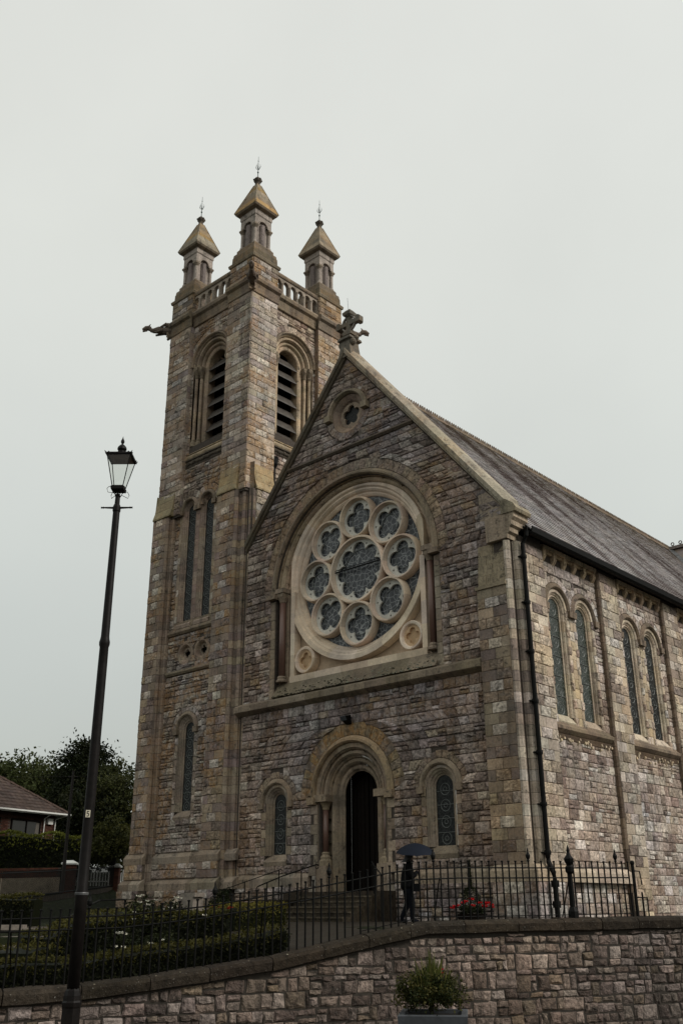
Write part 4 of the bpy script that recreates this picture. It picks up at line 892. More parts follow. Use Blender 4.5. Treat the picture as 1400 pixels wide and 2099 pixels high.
for k, (px, py, _) in enumerate(piers):
    g = G(); g.box((px - .8, py - .8, 26.9), (px + .8, py + .8, 28.1), MT); pi_ = obj('corner_pier', g, 'lime', tower)
    LIC = [(3, (.29, .23, .16, 1)), (2, (.25, .21, .165, 1)), (1, (.2, .17, .14, .6))]
    quoins(qu, pi_, FAC.off(-(py - .81)), px - .82, px + .82, 26.93, 28.08, LIC, h=.3, rough=.9); quoins(qu, pi_, NAV(px + .81), py - .82, py + .82, 26.93, 28.08, LIC, h=.3, rough=.9)
    g = G()
    def sq(h, z): return [(px - h, py - h, z), (px + h, py - h, z), (px + h, py + h, z), (px - h, py + h, z)]
    for prs in ([(.82, 28.05), (.9, 28.12), (.92, 28.26), (.84, 28.36), (.8, 28.4)], ): g.rings([sq(h, z) for h, z in prs], (.19, .16, .11, .6))
    g.rings([sq(h, z) for h, z in ((.79, 28.4), (.78, 28.72), (.76, 28.75))], (.15, .125, .08, .7)); g.rings([sq(h, z) for h, z in ((.76, 28.75), (.74, 28.92), (.64, 29.02), (.64, 29.16), (.55, 29.3))], (.19, .155, .11, .5))
    obj('weathering', g, 'dressed', pi_)
    g = G(); PT = (.40, .36, .32, .05)
    g.rings([sq(.42, 29.25), sq(.42, 30.95)], (.33, .295, .265, 0)); g.rings([sq(.55, 30.98), sq(.57, 31.02), sq(.57, 31.36)], PT); tu = obj('turret', g, 'dressed', pi_)
    for F_, c in ((FAC.off(-(py - .53)), px), (NAV(px + .53), py), (Fr(0, py + .53, -1, 0), -px), (Fr(px - .53, 0, 0, -1), -py)):
        g = G(); sheet(g, F_, [(c - .56, 30.5), (c + .56, 30.5), (c + .56, 31.05), (c - .56, 31.05)], [], .1, PT, False) if False else None
        o_ = [(c - .54, 30.42), (c - .28, 30.42)] + [(c - .28 * math.cos(math.pi*i/10), 30.42 + .3 * math.sin(math.pi*i/10)) for i in range(1, 10)] + [(c + .28, 30.42), (c + .54, 30.42), (c + .54, 31.0), (c - .54, 31.0)]
        g = G(); sheet(g, F_, o_, [], .1, PT)
        for i in range(2, 11): a, b = o_[i-1], o_[i]; g.face([F_(*a, 0), F_(*b, 0), F_(*b, -.15), F_(*a, -.15)], PT)
        mould(g, F_, arcpath(c, 30.42, 0, n=12), [(.28, .0), (.28, .035), (.34, .035), (.34, 0)], (.33, .29, .25, 0), 12); obj('turret_arch', g, 'dressed', tu)
        for s in (-1, 0, 1): 
            if s == 0: g = G(); x, y, _ = F_(c, 0, -.09); cyl_z(g, x - 0, y, 29.25, 30.5, .15, (.22, .19, .18, 0), 10); obj('drum', g, 'dressed', tu)
    for sx in (-1, 1):
        for sy in (-1, 1):
            x, y = px + sx*.46, py + sy*.46; g = G(); cyl_z(g, x, y, 29.28, 30.22, .085, PT, 10); g.lathe((x, y, 0), [(.08, 30.15), (.1, 30.2), (.14, 30.3)], 10, (.2, .17, .13, 0)); g.lathe((x, y, 0), [(.16, 30.3), (.19, 30.34), (.19, 30.42)], 4, (.25, .21, .16, 0), R(45)); g.lathe((x, y, 0), [(.13, 29.25), (.13, 29.32), (.09, 29.4)], 10, PT); obj('turret_shaft', g, 'dressed', tu)
    g = G(); g.rings([sq(.58, 31.28), sq(.74, 31.36), sq(.79, 31.46)], (.2, .165, .12, .3)); obj('eaves_course', g, 'dressed', tu)
    g = G(); nn = 6
    for i in range(nn): a, b = i / nn, (i + 1) / nn; g.rings([sq(.79 * (1 - a) + .12 * a, 31.46 + 1.86 * a), sq(.79 * (1 - b) + .12 * b + .02, 31.46 + 1.86 * b)], jit((.33, .235, .10, 1) if i % 2 == 0 and rng.random() < .7 else (.27, .235, .17, 1), .2), False, True)
    for sx in (-1, 1):
        for sy in (-1, 1): g.tube([(px + sx*.79, py + sy*.79, 31.49), (px + sx*.13, py + sy*.13, 33.32)], .028, 5, (.3, .26, .19, .6))
    obj('spire_roof', g, 'dressed', tu)
    g = G(); g.lathe((px, py, 0), [(.14, 33.28), (.16, 33.34), (.12, 33.38), (.13, 33.5), (.2, 33.6), (.22, 33.7), (.17, 33.76), (.1, 33.82), (.05, 33.9)], 10, (.11, .095, .075, 0))
    for q in range(6): a = q * 1.047; g.sphere((px + .19*math.cos(a), py + .19*math.sin(a), 33.68), .06, 6, 4, (.1, .085, .07, 0))
    fi = obj('finial_cap', g, 'dressed', tu)
    g = G(); g.tube([(px, py, 33.8), (px, py, 35.25)], [.022, .008], 6); g.sphere((px, py, 34.2), .05, 6, 4); g.sphere((px, py, 34.95), .03, 6, 4)
    for q in range(4): a = q * 1.571 + .4; g.tube([(px, py, 34.42), (px + .09*math.cos(a), py + .09*math.sin(a), 34.45), (px + .13*math.cos(a), py + .13*math.sin(a), 34.56), (px + .11*math.cos(a), py + .11*math.sin(a), 34.72)], [.014, .014, .016, .006], 5)
    obj('finial', g, 'copper', tu)
# balustrades
for F_, m_, dd in FACES:
    F2 = F_.off(dd - .12); a, b = m_(1.55), m_(4.6); g = G(); holes = []; n = 6; w = (b - a) / n
    for i in range(n): holes.append(arch_poly(a + w*(i + .5), 27.62, .185, 26.99, 8))
    sheet(g, F2, [(a, 26.9), (b, 26.9), (b, 27.95), (a, 27.95)], holes, .2, (.33, .29, .24, .2)); sheet(g, F2.off(-.2), [(a, 26.9), (b, 26.9), (b, 27.95), (a, 27.95)], holes, .1, (.33, .29, .24, .2), False)
    o = obj('balustrade', g, 'dressed', tower)
    g = G(); band(g, F2, a, b, [(27.93, -.33), (27.93, .05), (28.0, .08), (28.1, .08), (28.17, -.02), (28.17, -.28)], CO, 1); obj('balustrade_coping', g, 'dressed', o)
    for i in range(n + 1):
        u = a + w*i; g = G(); x, y, _ = F2(u, 0, .0); g.lathe((x, y, 0), [(.09, 26.95), (.09, 27.02), (.065, 27.06), (.06, 27.5), (.085, 27.6)], 8, (.35, .31, .26, .1)); obj('baluster', g, 'dressed', o)
# gargoyles
def gargoyle(x, y, dx, dy):
    z = 26.55; g = G(); n = Vector((dx, dy, 0)).normalized(); p = lambda a, h: (x + n.x*a, y + n.y*a, z + h); T_ = (.17, .14, .115, .2)
    g.tube([p(-.3, 0), p(.25, -.02), p(.6, .05), p(.85, .0), p(1.0, .03)], [.2, .21, .19, .13, .1], 9, T_)
    g.tube([p(.95, .04), p(1.1, .16), p(1.25, .14), p(1.42, .06)], [.09, .14, .13, .06], 8, T_); g.tube([p(1.18, .03), p(1.4, -.05)], [.06, .04], 6, T_)
    s = Vector((-n.y, n.x, 0))
    for q in (-1, 1):
        g.tube([(p(1.08, .22)[0] + s.x*.08*q, p(1.08, .22)[1] + s.y*.08*q, z + .22), (p(1.0, .34)[0] + s.x*.12*q, p(1.0, .34)[1] + s.y*.12*q, z + .33)], [.05, .015], 5, T_)
        g.tube([(p(.5, .1)[0] + s.x*.15*q, p(.5, .1)[1] + s.y*.15*q, z + .12), (p(.2, .25)[0] + s.x*.22*q, p(.2, .25)[1] + s.y*.22*q, z + .28), (p(-.1, .2)[0] + s.x*.2*q, p(-.1, .2)[1] + s.y*.2*q, z + .1)], [.05, .09, .05], 6, T_)
        g.tube([(p(.35, 0)[0] + s.x*.17*q, p(.35, 0)[1] + s.y*.17*q, z - .05), (p(.75, -.1)[0] + s.x*.15*q, p(.75, -.1)[1] + s.y*.15*q, z - .18)], [.08, .05], 6, T_)
    obj('gargoyle', g, 'dressed', tower)
gargoyle(TR_ + .05, -.25, 1, -1); gargoyle(TL - .05, -.25, -1, -1); gargoyle(TR_ + .05, TB + .05, 1, 1)
st.build(); qu.build(); vo.build()
# ================================================================== SITE
# view frame at the camera: a to its right, b level ahead; wall frame: s along the retaining wall, t behind it
def S(a, b, z=0): return Vector((23.03 + .7376*a - .6752*b, -25.615 + .6752*a + .7376*b, z))
def Sd(a, Z, z): return S(a, (Z - (z + 1.02) * .3805) / .9248, z)      # Z = distance along the view axis
WO = Vector((12.5, -8.76)); WD = Vector((.41974, .90765)); WN = Vector((-.90765, .41974))
def Wp(s, t, z=0): p = WO + WD * s + WN * t; return Vector((p.x, p.y, z))
def st_of(x, y): q = Vector((x, y)) - WO; return q.dot(WD), q.dot(WN)
CP = [(-40, -2.6), (-14, -2.2), (-9.4, -2.12), (-8.2, -2.08), (-7.3, -2.0), (-5.2, -1.76), (-3.2, -1.40), (-2.35, -1.25), (-1.5, -1.235), (3.4, -1.2), (20, -1.15)]
def lerp_tab(tab, s):
    for (a, za), (b, zb) in zip(tab, tab[1:]):
        if s <= b: return za + (zb - za) * (s - a) / (b - a)
    return tab[-1][1]
cop = lambda s: lerp_tab(CP, s)
def sm(x): x = max(0, min(1, x)); return x * x * (3 - 2 * x)
BK0 = S(-11.7, 35.8); BK1 = S(-11.5, 53.5)           # foot of the bank railing on the upper road
def ground_h(x, y):
    s, t = st_of(x, y)
    a = (x - 23.03) * .7376 + (y + 25.615) * .6752; b = -(x - 23.03) * .6752 + (y + 25.615) * .7376
    base = -1.42 + .0 * s
    h = (cop(s) - .13) * (1 - sm(t / 9)) + base * sm(t / 9)
    if a < -5.6 and b < 22.0: h = min(h, -2.05 - .0 * b) if b > 18.8 else min(h, -2.12)
    up = sm((-10.6 - a) / 1.2); rd = lerp_tab([(30, -1.3), (36, -.95), (44, -.65), (52, -.2), (60, .8), (95, 2.2), (300, 6)], b)
    return h + up * (rd - h) if b > 30 else h
g = G(); n1, n2 = 90, 90
vals = [-14 + 30 * i / n1 for i in range(n1 + 1)]; tv = [0.12 + (i / n2)**1.7 * 110 for i in range(n2 + 1)]
idx = {}
for i, s in enumerate([-60, -40, -28, -20] + vals + [20, 30, 50]):
    for j, t in enumerate(tv):
        p = Wp(s, t); idx[i, j] = g.add([(p.x, p.y, ground_h(p.x, p.y) + (U(-.02, .02) if t > .5 else 0))])
ni = len(vals) + 7
for i in range(ni - 1):
    for j in range(len(tv) - 1): g.f.append((idx[i, j], idx[i + 1, j], idx[i + 1, j + 1], idx[i, j + 1]))
obj('church_grounds', g, 'grass', None, kind='structure')
g = G(); g.face([(-700, -700, -3.6), (700, -700, -3.6), (700, 700, -3.6), (-700, 700, -3.6)]); obj('ground', g, 'grass', None, kind='structure')
g = G(); ps = [Wp(-60, .05), Wp(50, .05), Wp(50, -45), Wp(-60, -45)]; g.face([(p.x, p.y, -3.4) for p in ps]); obj('road', g, 'asphalt', None, kind='structure')
g = G()
for i in range(44):
    s0 = -22 + i; g.box((0, 0, 0), (0, 0, 0)) if False else None
    P = [Wp(s0, .1), Wp(s0 + .99, .1), Wp(s0 + .99, -7.4), Wp(s0, -7.4)]
    g.rings([[(p.x, p.y, -3.42) for p in P], [(p.x, p.y, -3.3) for p in P]], jit((.08, .075, .068, 0), .1), False, True)
obj('pavement', g, 'toned', None, kind='structure')
g = G(); P = [Wp(-4.75, .4), Wp(9, .4), Wp(5, 9.6), Wp(-3.6, 15)]
for k in range(14):
    for j in range(7):
        f = lambda u, v: (P[0] * (1-u) + P[1] * u) * (1-v) + (P[3] * (1-u) + P[2] * u) * v
        q = [f(j/7, k/14), f((j+1)/7, k/14), f((j+1)/7, (k+1)/14), f(j/7, (k+1)/14)]; g.face([(p.x, p.y, ground_h(p.x, p.y) + .03) for p in q])
obj('entrance_path', g, 'paving', None, kind='structure')
# ---- retaining wall
rw = thing('retaining_wall', Wp(0, 0, -2.9), 'low purple-grey rubble stone retaining wall with dark sloping coping along the pavement', 'wall')
FW = Fr(WO.x, WO.y, WD.x, WD.y)
g = G(); N_ = 60
pts = [(-16 + 32 * i / N_) for i in range(N_ + 1)]
for a, b in zip(pts, pts[1:]):
    ca, cb_ = cop(a) - .1, cop(b) - .1
    for d in (0, -.42): g.face([FW(a, -3.45, d), FW(b, -3.45, d), FW(b, cb_, d), FW(a, ca, d)])
    g.face([FW(a, ca, 0), FW(b, cb_, 0), FW(b, cb_, -.42), FW(a, ca, -.42)])
core_ = obj('wall_core', g, 'mortar2', rw)
rs_ = Pool(rw, 'stone', 'stonework')
zb_ = -3.45
while zb_ < -1.25:
    H_ = U(.38, .62); u_ = -13.0 - U(0, 1)
    while u_ < 9:
        w_ = U(.8, 2.2)
        fill(rs_, core_, FW, u_, u_ + w_, zb_, zb_ + H_, [], P_RET, 'rubble', d=.0, relief=.026, hr=(.11, .27), wr=(.12, .38), split=.28, top=lambda u: cop(u) - .235, jt=.014, bev=.03, skew=.026)
        u_ += w_
    zb_ += H_
rs_.build()
s = -14.0
while s < 10:
    L = U(.75, 1.15); e_ = s + L - .015; 
    brk = [q for q in (s, e_)]
    tt = jit((.032, .026, .019, 0), .3); g = G()
    def row(q):
        z = cop(q); return [FW(q, z - .22, .02), FW(q, z - .2, .1), FW(q, z - .07, .11), FW(q, z - .02, .08), FW(q, z + .0, -.06), FW(q, z + .01, -.3), FW(q, z - .03, -.42), FW(q, z - .2, -.42)]
    mids = [s, s + L*.33, s + L*.66, e_]
    g.rings([[(x + U(-.008, .008), y + U(-.008, .008), z + U(-.01, .01)) for x, y, z in row(q)] for q in mids], tt)
    obj('coping_stone', g, 'coping', rw); s += L
g = G()
for _ in range(70):
    s = U(-10, 5); z = cop(s); q = U(-.35, .1); g.sphere(FW(s, z - .01 + (0 if q < .06 else -.08), q), U(.008, .022), 5, 3, jit((.3, .27, .2, 0), .4), .4)
obj('fallen_petals', g, 'toned', rw, kind='stuff')
# ---- railing on the wall
FT_ = [(-14, -1.12), (-9.3, -1.02), (-7.65, -.98), (-6.3, -.85), (-5.1, -.67), (-4.04, -.50), (-2.9, -.30), (-2.33, -.23), (-1.5, -.2), (3, -.165)]
ftop = lambda s: lerp_tab(FT_, s)
rl = thing('railing', Wp(-4, .2, -1.6), 'black wrought iron railing with button-topped bars and urn finials on the sloping wall coping', 'railing')
s = -13.05; k = 0; RT = .22
while s < 2.4:
    z1 = ftop(s); z0 = cop(s) - .01; p = Wp(s, RT); g = G(); r_ = .0165
    if k % 14 == 5:
        g.tube([(p.x, p.y, z0), (p.x, p.y, z1 + .01)], .016, 6); g.lathe((p.x, p.y, z1), [(.018, -.02), (.03, .0), (.02, .02), (.042, .06), (.045, .1), (.02, .15), (.012, .17), (.016, .19), (.003, .24)], 8); obj('finial_bar', g, 'iron', rl)
    else:
        lean = U(-.006, .006); g.tube([(p.x, p.y, z0), (p.x + lean, p.y, z1 - .025)], r_, 5); g.lathe((p.x + lean, p.y, z1), [(.016, -.03), (.026, -.022), (.027, -.006), (.016, 0)], 6); obj('bar', g, 'iron', rl)
    s += .147 + U(-.003, .003); k += 1
for off in (-.13, -.31):
    P = [Wp(q / 10, RT, ftop(q / 10) + off) for q in range(-131, 25)]; g = G(); g.tube(P, .013, 5); obj('rail', g, 'iron', rl)
g = G(); g.tube([Wp(q / 10, RT, cop(q / 10) + .06) for q in range(-35, 25)], .008, 5); obj('bottom_rail', g, 'iron', rl)
for q in (-13, -9.35, -5.3, -1.9, .95): 
    g = G(); p = Wp(q, RT + .0); p2 = Wp(q + .12, RT + .5, cop(q) + .02); g.tube([(p.x, p.y, ftop(q) - .3), (p2.x, p2.y, p2.z)], .012, 5); obj('raking_stay', g, 'iron', rl)
g = G(); p = Wp(.98, RT); 
for z in (0,): g.tube([(p.x, p.y, cop(.9)), (p.x, p.y, -.2)], [.055, .04], 8); g.lathe((p.x, p.y, 0), [(.05, -.42), (.085, -.38), (.09, -.3), (.05, -.26), (.085, -.2), (.1, -.14), (.05, -.08), (.03, -.02), (.035, .02), (.004, .12)], 8); g.lathe((p.x, p.y, cop(.9)), [(.1, 0), (.1, .12), (.06, .2)], 8)
obj('gate_post', g, 'iron', rl)
g = G(); p = Wp(2.5, RT); g.tube([(p.x, p.y, cop(2.5)), (p.x, p.y, -.24)], .035, 6); g.sphere((p.x, p.y, -.2), .05, 8, 5); g.tube([(p.x + .08, p.y + .12, cop(2.5)), (p.x + .08, p.y + .12, -.75)], .02, 5)
g.tube([(p.x, p.y, -.85), (p.x + .14, p.y + .2, -.85), (p.x + .14, p.y + .2, cop(2.5))], .015, 5); g.tube([(p.x, p.y, -.35), (p.x + .07, p.y + .13, -.36), (p.x + .09, p.y + .14, -.62)], .014, 5); obj('end_post', g, 'iron', rl)
# ---- street lamp
LX, LY = 12.42, -18.62
lamp = thing('street_lamp', (LX, LY, -3.3), 'tall black cast iron street lamp with square tapered lantern and ladder bar, numbered 5', 'street lamp')
g = G(); g.lathe((LX, LY, -2.9), [(.13, -.42), (.12, .0), (.115, .12), (.108, .16), (.103, .84), (.11, .86), (.114, .9), (.103, .92), (.1, .97), (.088, 1.02), (.068, 1.05)], 8, rot=R(22)); obj('base', g, 'lamp_iron', lamp)
g = G(); g.smooth = True; g.lathe((LX, LY, 0), [(.072, -1.9), (.074, -.85), (.078, -.83), (.067, -.8), (.064, .0), (.06, 1.9), (.058, 2.15), (.068, 2.18), (.07, 2.22), (.06, 2.26), (.055, 2.3), (.047, 4.06), (.044, 4.1)], 14); obj('column', g, 'lamp_iron', lamp)
g = G(); g.lathe((LX, LY, 0), [(.079, -.86), (.082, -.84), (.074, -.82)], 14); obj('collar', g, 'lead', lamp)
def HD_(g): g.v = [(LX + (x - LX) * .88, LY + (y - LY) * .88, 4.13 + (z - 4.375) * .83) for x, y, z in g.v]
g = G(); g.lathe((LX, LY, 0), [(.05, 4.28), (.062, 4.31), (.062, 4.38), (.05, 4.42), (.04, 4.44), (.038, 4.56), (.045, 4.58), (.03, 4.62)], 12); HD_(g); obj('neck', g, 'lamp_iron', lamp)
ra = Vector((.7376, .6752, 0)); fa = Vector((-.6752, .7376, 0)); LC = Vector((LX, LY, 0))
def Lp(a, b, z): p = LC + ra * a + fa * b; return (p.x, p.y, z)
g = G(); 
for s_ in (-1, 1): g.tube([Lp(s_*.03, 0, 4.37), Lp(s_*.2, 0, 4.375), Lp(s_*.215, 0, 4.375), Lp(s_*.22, 0, 4.375), Lp(s_*.24, 0, 4.375), Lp(s_*.245, 0, 4.375)], [.02, .013, .02, .013, .013, .022], 7)
HD_(g); obj('ladder_bar', g, 'lamp_iron', lamp)
lt = G(); zb, zt = 4.74, 5.28; hb, ht = .085, .185; 
def sqr(h, z): return [Lp(-h, -h, z), Lp(h, -h, z), Lp(h, h, z), Lp(-h, h, z)]
for a in range(4):
    p0, p1 = sqr(hb, zb)[a], sqr(ht, zt)[a]; lt.tube([p0, p1], .008, 5)
    for h, z, r_ in ((hb, zb, .012), (ht, zt, .014)): lt.tube([sqr(h, z)[a], sqr(h, z)[(a+1) % 4]], r_, 4)
    c = sqr(ht + .01, zt)[a]; d_ = Vector(c) - Vector(Lp(0, 0, zt)); lt.tube([c, (c[0] + d_.x*.12, c[1] + d_.y*.12, zt + .05)], [.016, .004], 5)
lt.rings([sqr(hb + .015, zb - .06), sqr(hb + .02, zb - .01), sqr(hb, zb + .01)]); HD_(lt); lan = obj('lantern_frame', lt, 'lamp_iron', lamp)
for a in range(4):
    g = G(); b0, b1 = sqr(hb, zb), sqr(ht, zt); g.face([b0[a], b0[(a+1) % 4], b1[(a+1) % 4], b1[a]]); HD_(g); obj('pane', g, 'pane', lan)
g = G(); g.rings([sqr(ht + .02, zt - .005), sqr(ht + .02, zt + .03), sqr(.12, zt + .06), sqr(.06, zt + .09)], cap0=False); 
for a in range(4):
    c0, c1 = sqr(ht + .02, zt + .03)[a], sqr(ht + .02, zt + .03)[(a+1) % 4]
    for q in (.12, .88): x = [c0[i] * (1-q) + c1[i] * q for i in range(3)]; g.sphere(x, .014, 5, 3)
g.lathe((LX, LY, zt), [(.06, .06), (.075, .08), (.07, .12), (.052, .14), (.075, .17), (.07, .21), (.04, .25), (.018, .26), (.016, .28), (.03, .31), (.028, .34), (.01, .38), (.003, .42)], 12); HD_(g); obj('lantern_roof', g, 'lamp_iron', lamp)
g = G(); g.rings([sqr(ht - .01, zt - .004), sqr(.09, zt - .06)], (.12, .085, .07, 0), cap0=False); HD_(g); obj('reflector', g, 'toned', lan)
g = G()
for sx, sy in ((-1, -1), (1, -1), (1, 1), (-1, 1)):
    g.tube([Lp(sx*.02, sy*.02, 4.56), Lp(sx*.05, sy*.05, 4.62), Lp(sx*.13, sy*.13, 4.6), Lp(sx*.145, sy*.145, 4.66), Lp(sx*.12, sy*.12, 4.71), Lp(sx*.085, sy*.085, 4.7)], .005, 5)
    g.tube([Lp(sx*.025, sy*.025, 4.56), Lp(sx*.05, sy*.05, 4.64), Lp(sx*.08, sy*.08, 4.7)], .006, 5)
g.tube([Lp(0, 0, 4.5), Lp(0, 0, 4.72)], .01, 6); HD_(g); obj('scroll_bracket', g, 'lamp_iron', lan)
# number plate
pc = Vector((LX, LY, .06)); vd = Vector((CAM.x - LX, CAM.y - LY, 0)).normalized(); vr = Vector((-vd.y, vd.x, 0)) 
pl_o = pc + vd * .07 - vr * .012
def Pp(u, z, d=0): p = pl_o + vr * u + vd * d; return (p.x, p.y, pl_o.z + z)
g = G(); g.rings([[Pp(-.027, -.042, d), Pp(.027, -.042, d), Pp(.027, .042, d), Pp(-.027, .042, d)] for d in (-.02, .004)]); plt = obj('number_plate', g, 'plate', lamp)
g = G()
for (u0, z0, u1, z1) in ((-.011, .018, .011, .025), (-.011, .004, -.004, .018), (-.011, -.002, .008, .005), (.005, -.018, .012, -.001), (-.012, -.025, .008, -.018)):
    g.rings([[Pp(u0*1.3, z0*1.25, d), Pp(u1*1.3, z0*1.25, d), Pp(u1*1.3, z1*1.25, d), Pp(u0*1.3, z1*1.25, d)] for d in (.004, .0065)])
obj('digit_five', g, 'iron', plt)
# ---- floodlight above the door
fl = thing('floodlight', (-.05, 0, 5.2), 'small black floodlight on a bracket above the arched church door', 'floodlight')
g = G(); g.rings([[(-.15, -.32, 5.12), (.11, -.32, 5.12), (.11, -.08, 5.0), (-.15, -.08, 5.0)], [(-.15, -.4, 5.26), (.11, -.4, 5.26), (.11, -.12, 5.32), (-.15, -.12, 5.32)]]); obj('housing', g, 'iron', fl)
g = G(); g.rings([[(-.15, -.335, 5.11), (.11, -.335, 5.11), (.11, -.41, 5.25), (-.15, -.41, 5.25)], [(-.14, -.35, 5.1), (.1, -.35, 5.1), (.1, -.42, 5.24), (-.14, -.42, 5.24)]]); obj('lens', g, 'planter', fl)
g = G(); g.tube([(-.02, -.1, 5.16), (-.02, .0, 5.16)], .03, 6); obj('bracket', g, 'iron', fl)
# ---- entrance steps and handrails
es = thing('entrance_steps', (0, -1.2, -1.4), 'flight of dark wet stone steps with a low side wall below the church door', 'steps')
g = G(); g.box((-2.3, -.95, -1.6), (2.0, .95, -.51), (.05, .04, .03, 0)); obj('landing', g, 'coping', es)
for i in range(6):
    g = G(); g.box((-1.15, -1.28 - .33*i, -1.6), (1.95, -.955 - .33*i, -.66 - .15*i + .0), jit((.06, .05, .036, 0), .12)); g.box((-1.17, -1.31 - .33*i, -.70 - .15*i), (1.97, -1.285 - .33*i, -.655 - .15*i), (.10, .085, .062, 0)); obj('step', g, 'coping', es)
g = G(); g.box((-2.35, -2.2, -1.6), (-1.2, -1.0, -.75), (.03, .025, .018, 0)); obj('side_wall', g, 'coping', es)
def handrail(name, label, pts, posts, grp=None, r_=.022):
    t_ = thing(name, (pts[0][0], pts[0][1], posts[0][2]), label, 'handrail'); g = G(); P = [Vector(p) for p in pts]
    g.tube(P, r_, 6); obj('rail', g, 'iron', t_)
    for e_, nb in ((0, 1), (-1, -2)):
        d_ = (P[e_] - P[nb]).normalized(); g = G(); c = P[e_] + Vector((0, 0, -.09)); g.tube([c + d_ * (.09 - .008*k) * math.sin(k*.6) + Vector((0, 0, (.09 - .008*k) * math.cos(k*.6))) for k in range(11)], [r_*.9 - .001*k for k in range(11)], 5); obj('scroll', g, 'iron', t_)
    for (x, y, z0, z1) in posts: g = G(); g.tube([(x, y, z0), (x, y, z1)], .02, 6); obj('post', g, 'iron', t_)
    return t_
handrail('handrail', 'black handrail with scrolled ends beside the steps left of the church door', [(-.35, -1.35, .32), (-.95, -2.35, -.05), (-1.35, -3.0, -.35)], [(-.6, -1.8, -1.0, .12), (-1.2, -2.75, -1.4, -.22)])
handrail('handrail', 'black handrail sloping down towards the person under the umbrella', [(1.7, -.95, .35), (2.35, -1.5, .12), (3.2, -2.2, -.15)], [(1.85, -1.05, -.6, .3), (3.0, -2.05, -1.4, -.08)])
handrail('handrail', 'thin black handrail running down beneath the small arched window left of the door', [(-2.2, -1.2, .22), (-3.0, -1.6, -.05), (-4.4, -2.2, -.5)], [(-2.25, -1.22, -1.4, .2), (-3.35, -1.78, -1.4, -.15)], r_=.014)
# ---- left garden steps
gs = thing('garden_steps', S(-6.8, 20.5, -2.1), 'worn concrete garden steps with pale nosings behind the railing at the far left', 'steps')
for i in range(5):
    Z_ = 20.2 + .75 * i; z = -2.15 + .15 * (i + 1)
    g = G(); P = [S(-8.4, Z_), S(-6.3, Z_), S(-6.3, Z_ + (.78 if i < 4 else 3)), S(-8.4, Z_ + (.78 if i < 4 else 3))]; g.rings([[(p.x, p.y, -2.4) for p in P], [(p.x, p.y, z) for p in P]], (.05, .042, .033, 0))
    o = obj('step', g, 'coping', gs); g = G(); P = [S(-8.4, Z_ - .02), S(-6.3, Z_ - .02), S(-6.3, Z_ + .1), S(-8.4, Z_ + .1)]; g.rings([[(p.x, p.y, z - .03) for p in P], [(p.x, p.y, z + .012) for p in P]]); obj('nosing', g, 'concrete', o)
cw = thing('cheek_wall', S(-8.6, 22, -2.2), 'short beige concrete wall stepping up beside the garden steps', 'wall')
g = G(); 
for a0, a1, b0, b1, zz in ((-8.9, -7.2, 23.6, 23.9, -1.33), (-9.6, -8.5, 20.0, 23.9, -1.55)):
    P = [S(a0, b0), S(a1, b0), S(a1, b1), S(a0, b1)]; g.rings([[(p.x, p.y, -2.4) for p in P], [(p.x, p.y, zz) for p in P]])
obj('cheek', g, 'concrete', cw)
A = [S(-6.2, 18.3, -1.95), S(-6.35, 20.5, -1.72), S(-6.5, 24.0, -1.32), S(-6.75, 27, -1.0), S(-6.85, 29.3, -.78), S(-6.4, 30.5, -.75)]
t_ = handrail('handrail', 'long grey handrail rising past the garden steps to a scrolled end at the tower foot', A, [(A[1].x, A[1].y, -2.2, -1.74), (A[3].x, A[3].y, -1.6, -1.02), (A[5].x, A[5].y, -1.5, -.77)], r_=.024)
t_.children[0].data.materials[0] = M['lead']
# ---- vegetation helpers
def leaf(g, c, s, t, up=.3):
    n = Vector((rng.gauss(0, 1), rng.gauss(0, 1), rng.gauss(up, 1))).normalized(); a = n.orthogonal().normalized(); b = n.cross(a); r_ = U(0, 6.28)
    u = a * math.cos(r_) + b * math.sin(r_); v = n.cross(u); c = Vector(c); w = s * U(.6, 1.2)
    g.face([c - u * w, c - v * w * .55 + n * w * .15, c + u * w, c + v * w * .55 + n * w * .15], t)
def crown(g, c, rad, nc, nl, size, cols, clump=.26, shell=.5):
    c = Vector(c)
    for _ in range(nc):
        while True:
            d = Vector((rng.gauss(0, 1), rng.gauss(0, 1), rng.gauss(.25, 1))).normalized()
            if d.z > -.65: break
        rr = U(shell, 1); cc = c + Vector((d.x * rad[0], d.y * rad[1], d.z * rad[2])) * rr; cr_ = clump * sum(rad) / 3 * U(.6, 1.25); t = jit(cols[rng.randrange(len(cols))], .3)
        for _ in range(nl):
            e = Vector((rng.gauss(0, .5), rng.gauss(0, .5), rng.gauss(.05, .42))) * cr_; leaf(g, cc + e, size, jit(t, .2))
def box_leaves(g, f, n, size, cols):
    for _ in range(n): leaf(g, f(), size, jit(cols[rng.randrange(len(cols))], .3), .6)
GRN = []
DK = [(.009, .013, .0045, 0), (.014, .019, .006, 0), (.02, .023, .008, 0)]
def tree(label, base, h, c, rad, nc, nl, size, cols, name='tree', trunk=.22, shell=.45, clump=.26):
    b = Vector(base); t_ = thing(name, base, label, 'tree')
    g = G(); top = b + Vector((0, 0, h)); cc = Vector(c)
    g.tube([b, b + Vector((.1, 0, h*.4)), cc], [trunk, trunk*.75, trunk*.35], 8)
    for _ in range(9): d = Vector((U(-1, 1), U(-1, 1), U(.0, .9))); g.tube([b + Vector((0, 0, h*U(.3, .6))), cc + Vector((d.x*rad[0]*.35, d.y*rad[1]*.35, d.z*rad[2]*.2)), cc + Vector((d.x*rad[0]*.8, d.y*rad[1]*.8, d.z*rad[2]*.75))], [trunk*.4, trunk*.25, .02], 5)
    obj('trunk', g, 'bark', t_); g = G(); crown(g, c, rad, nc, nl, size, cols, clump, shell); obj('crown', g, 'leaf', t_); return t_
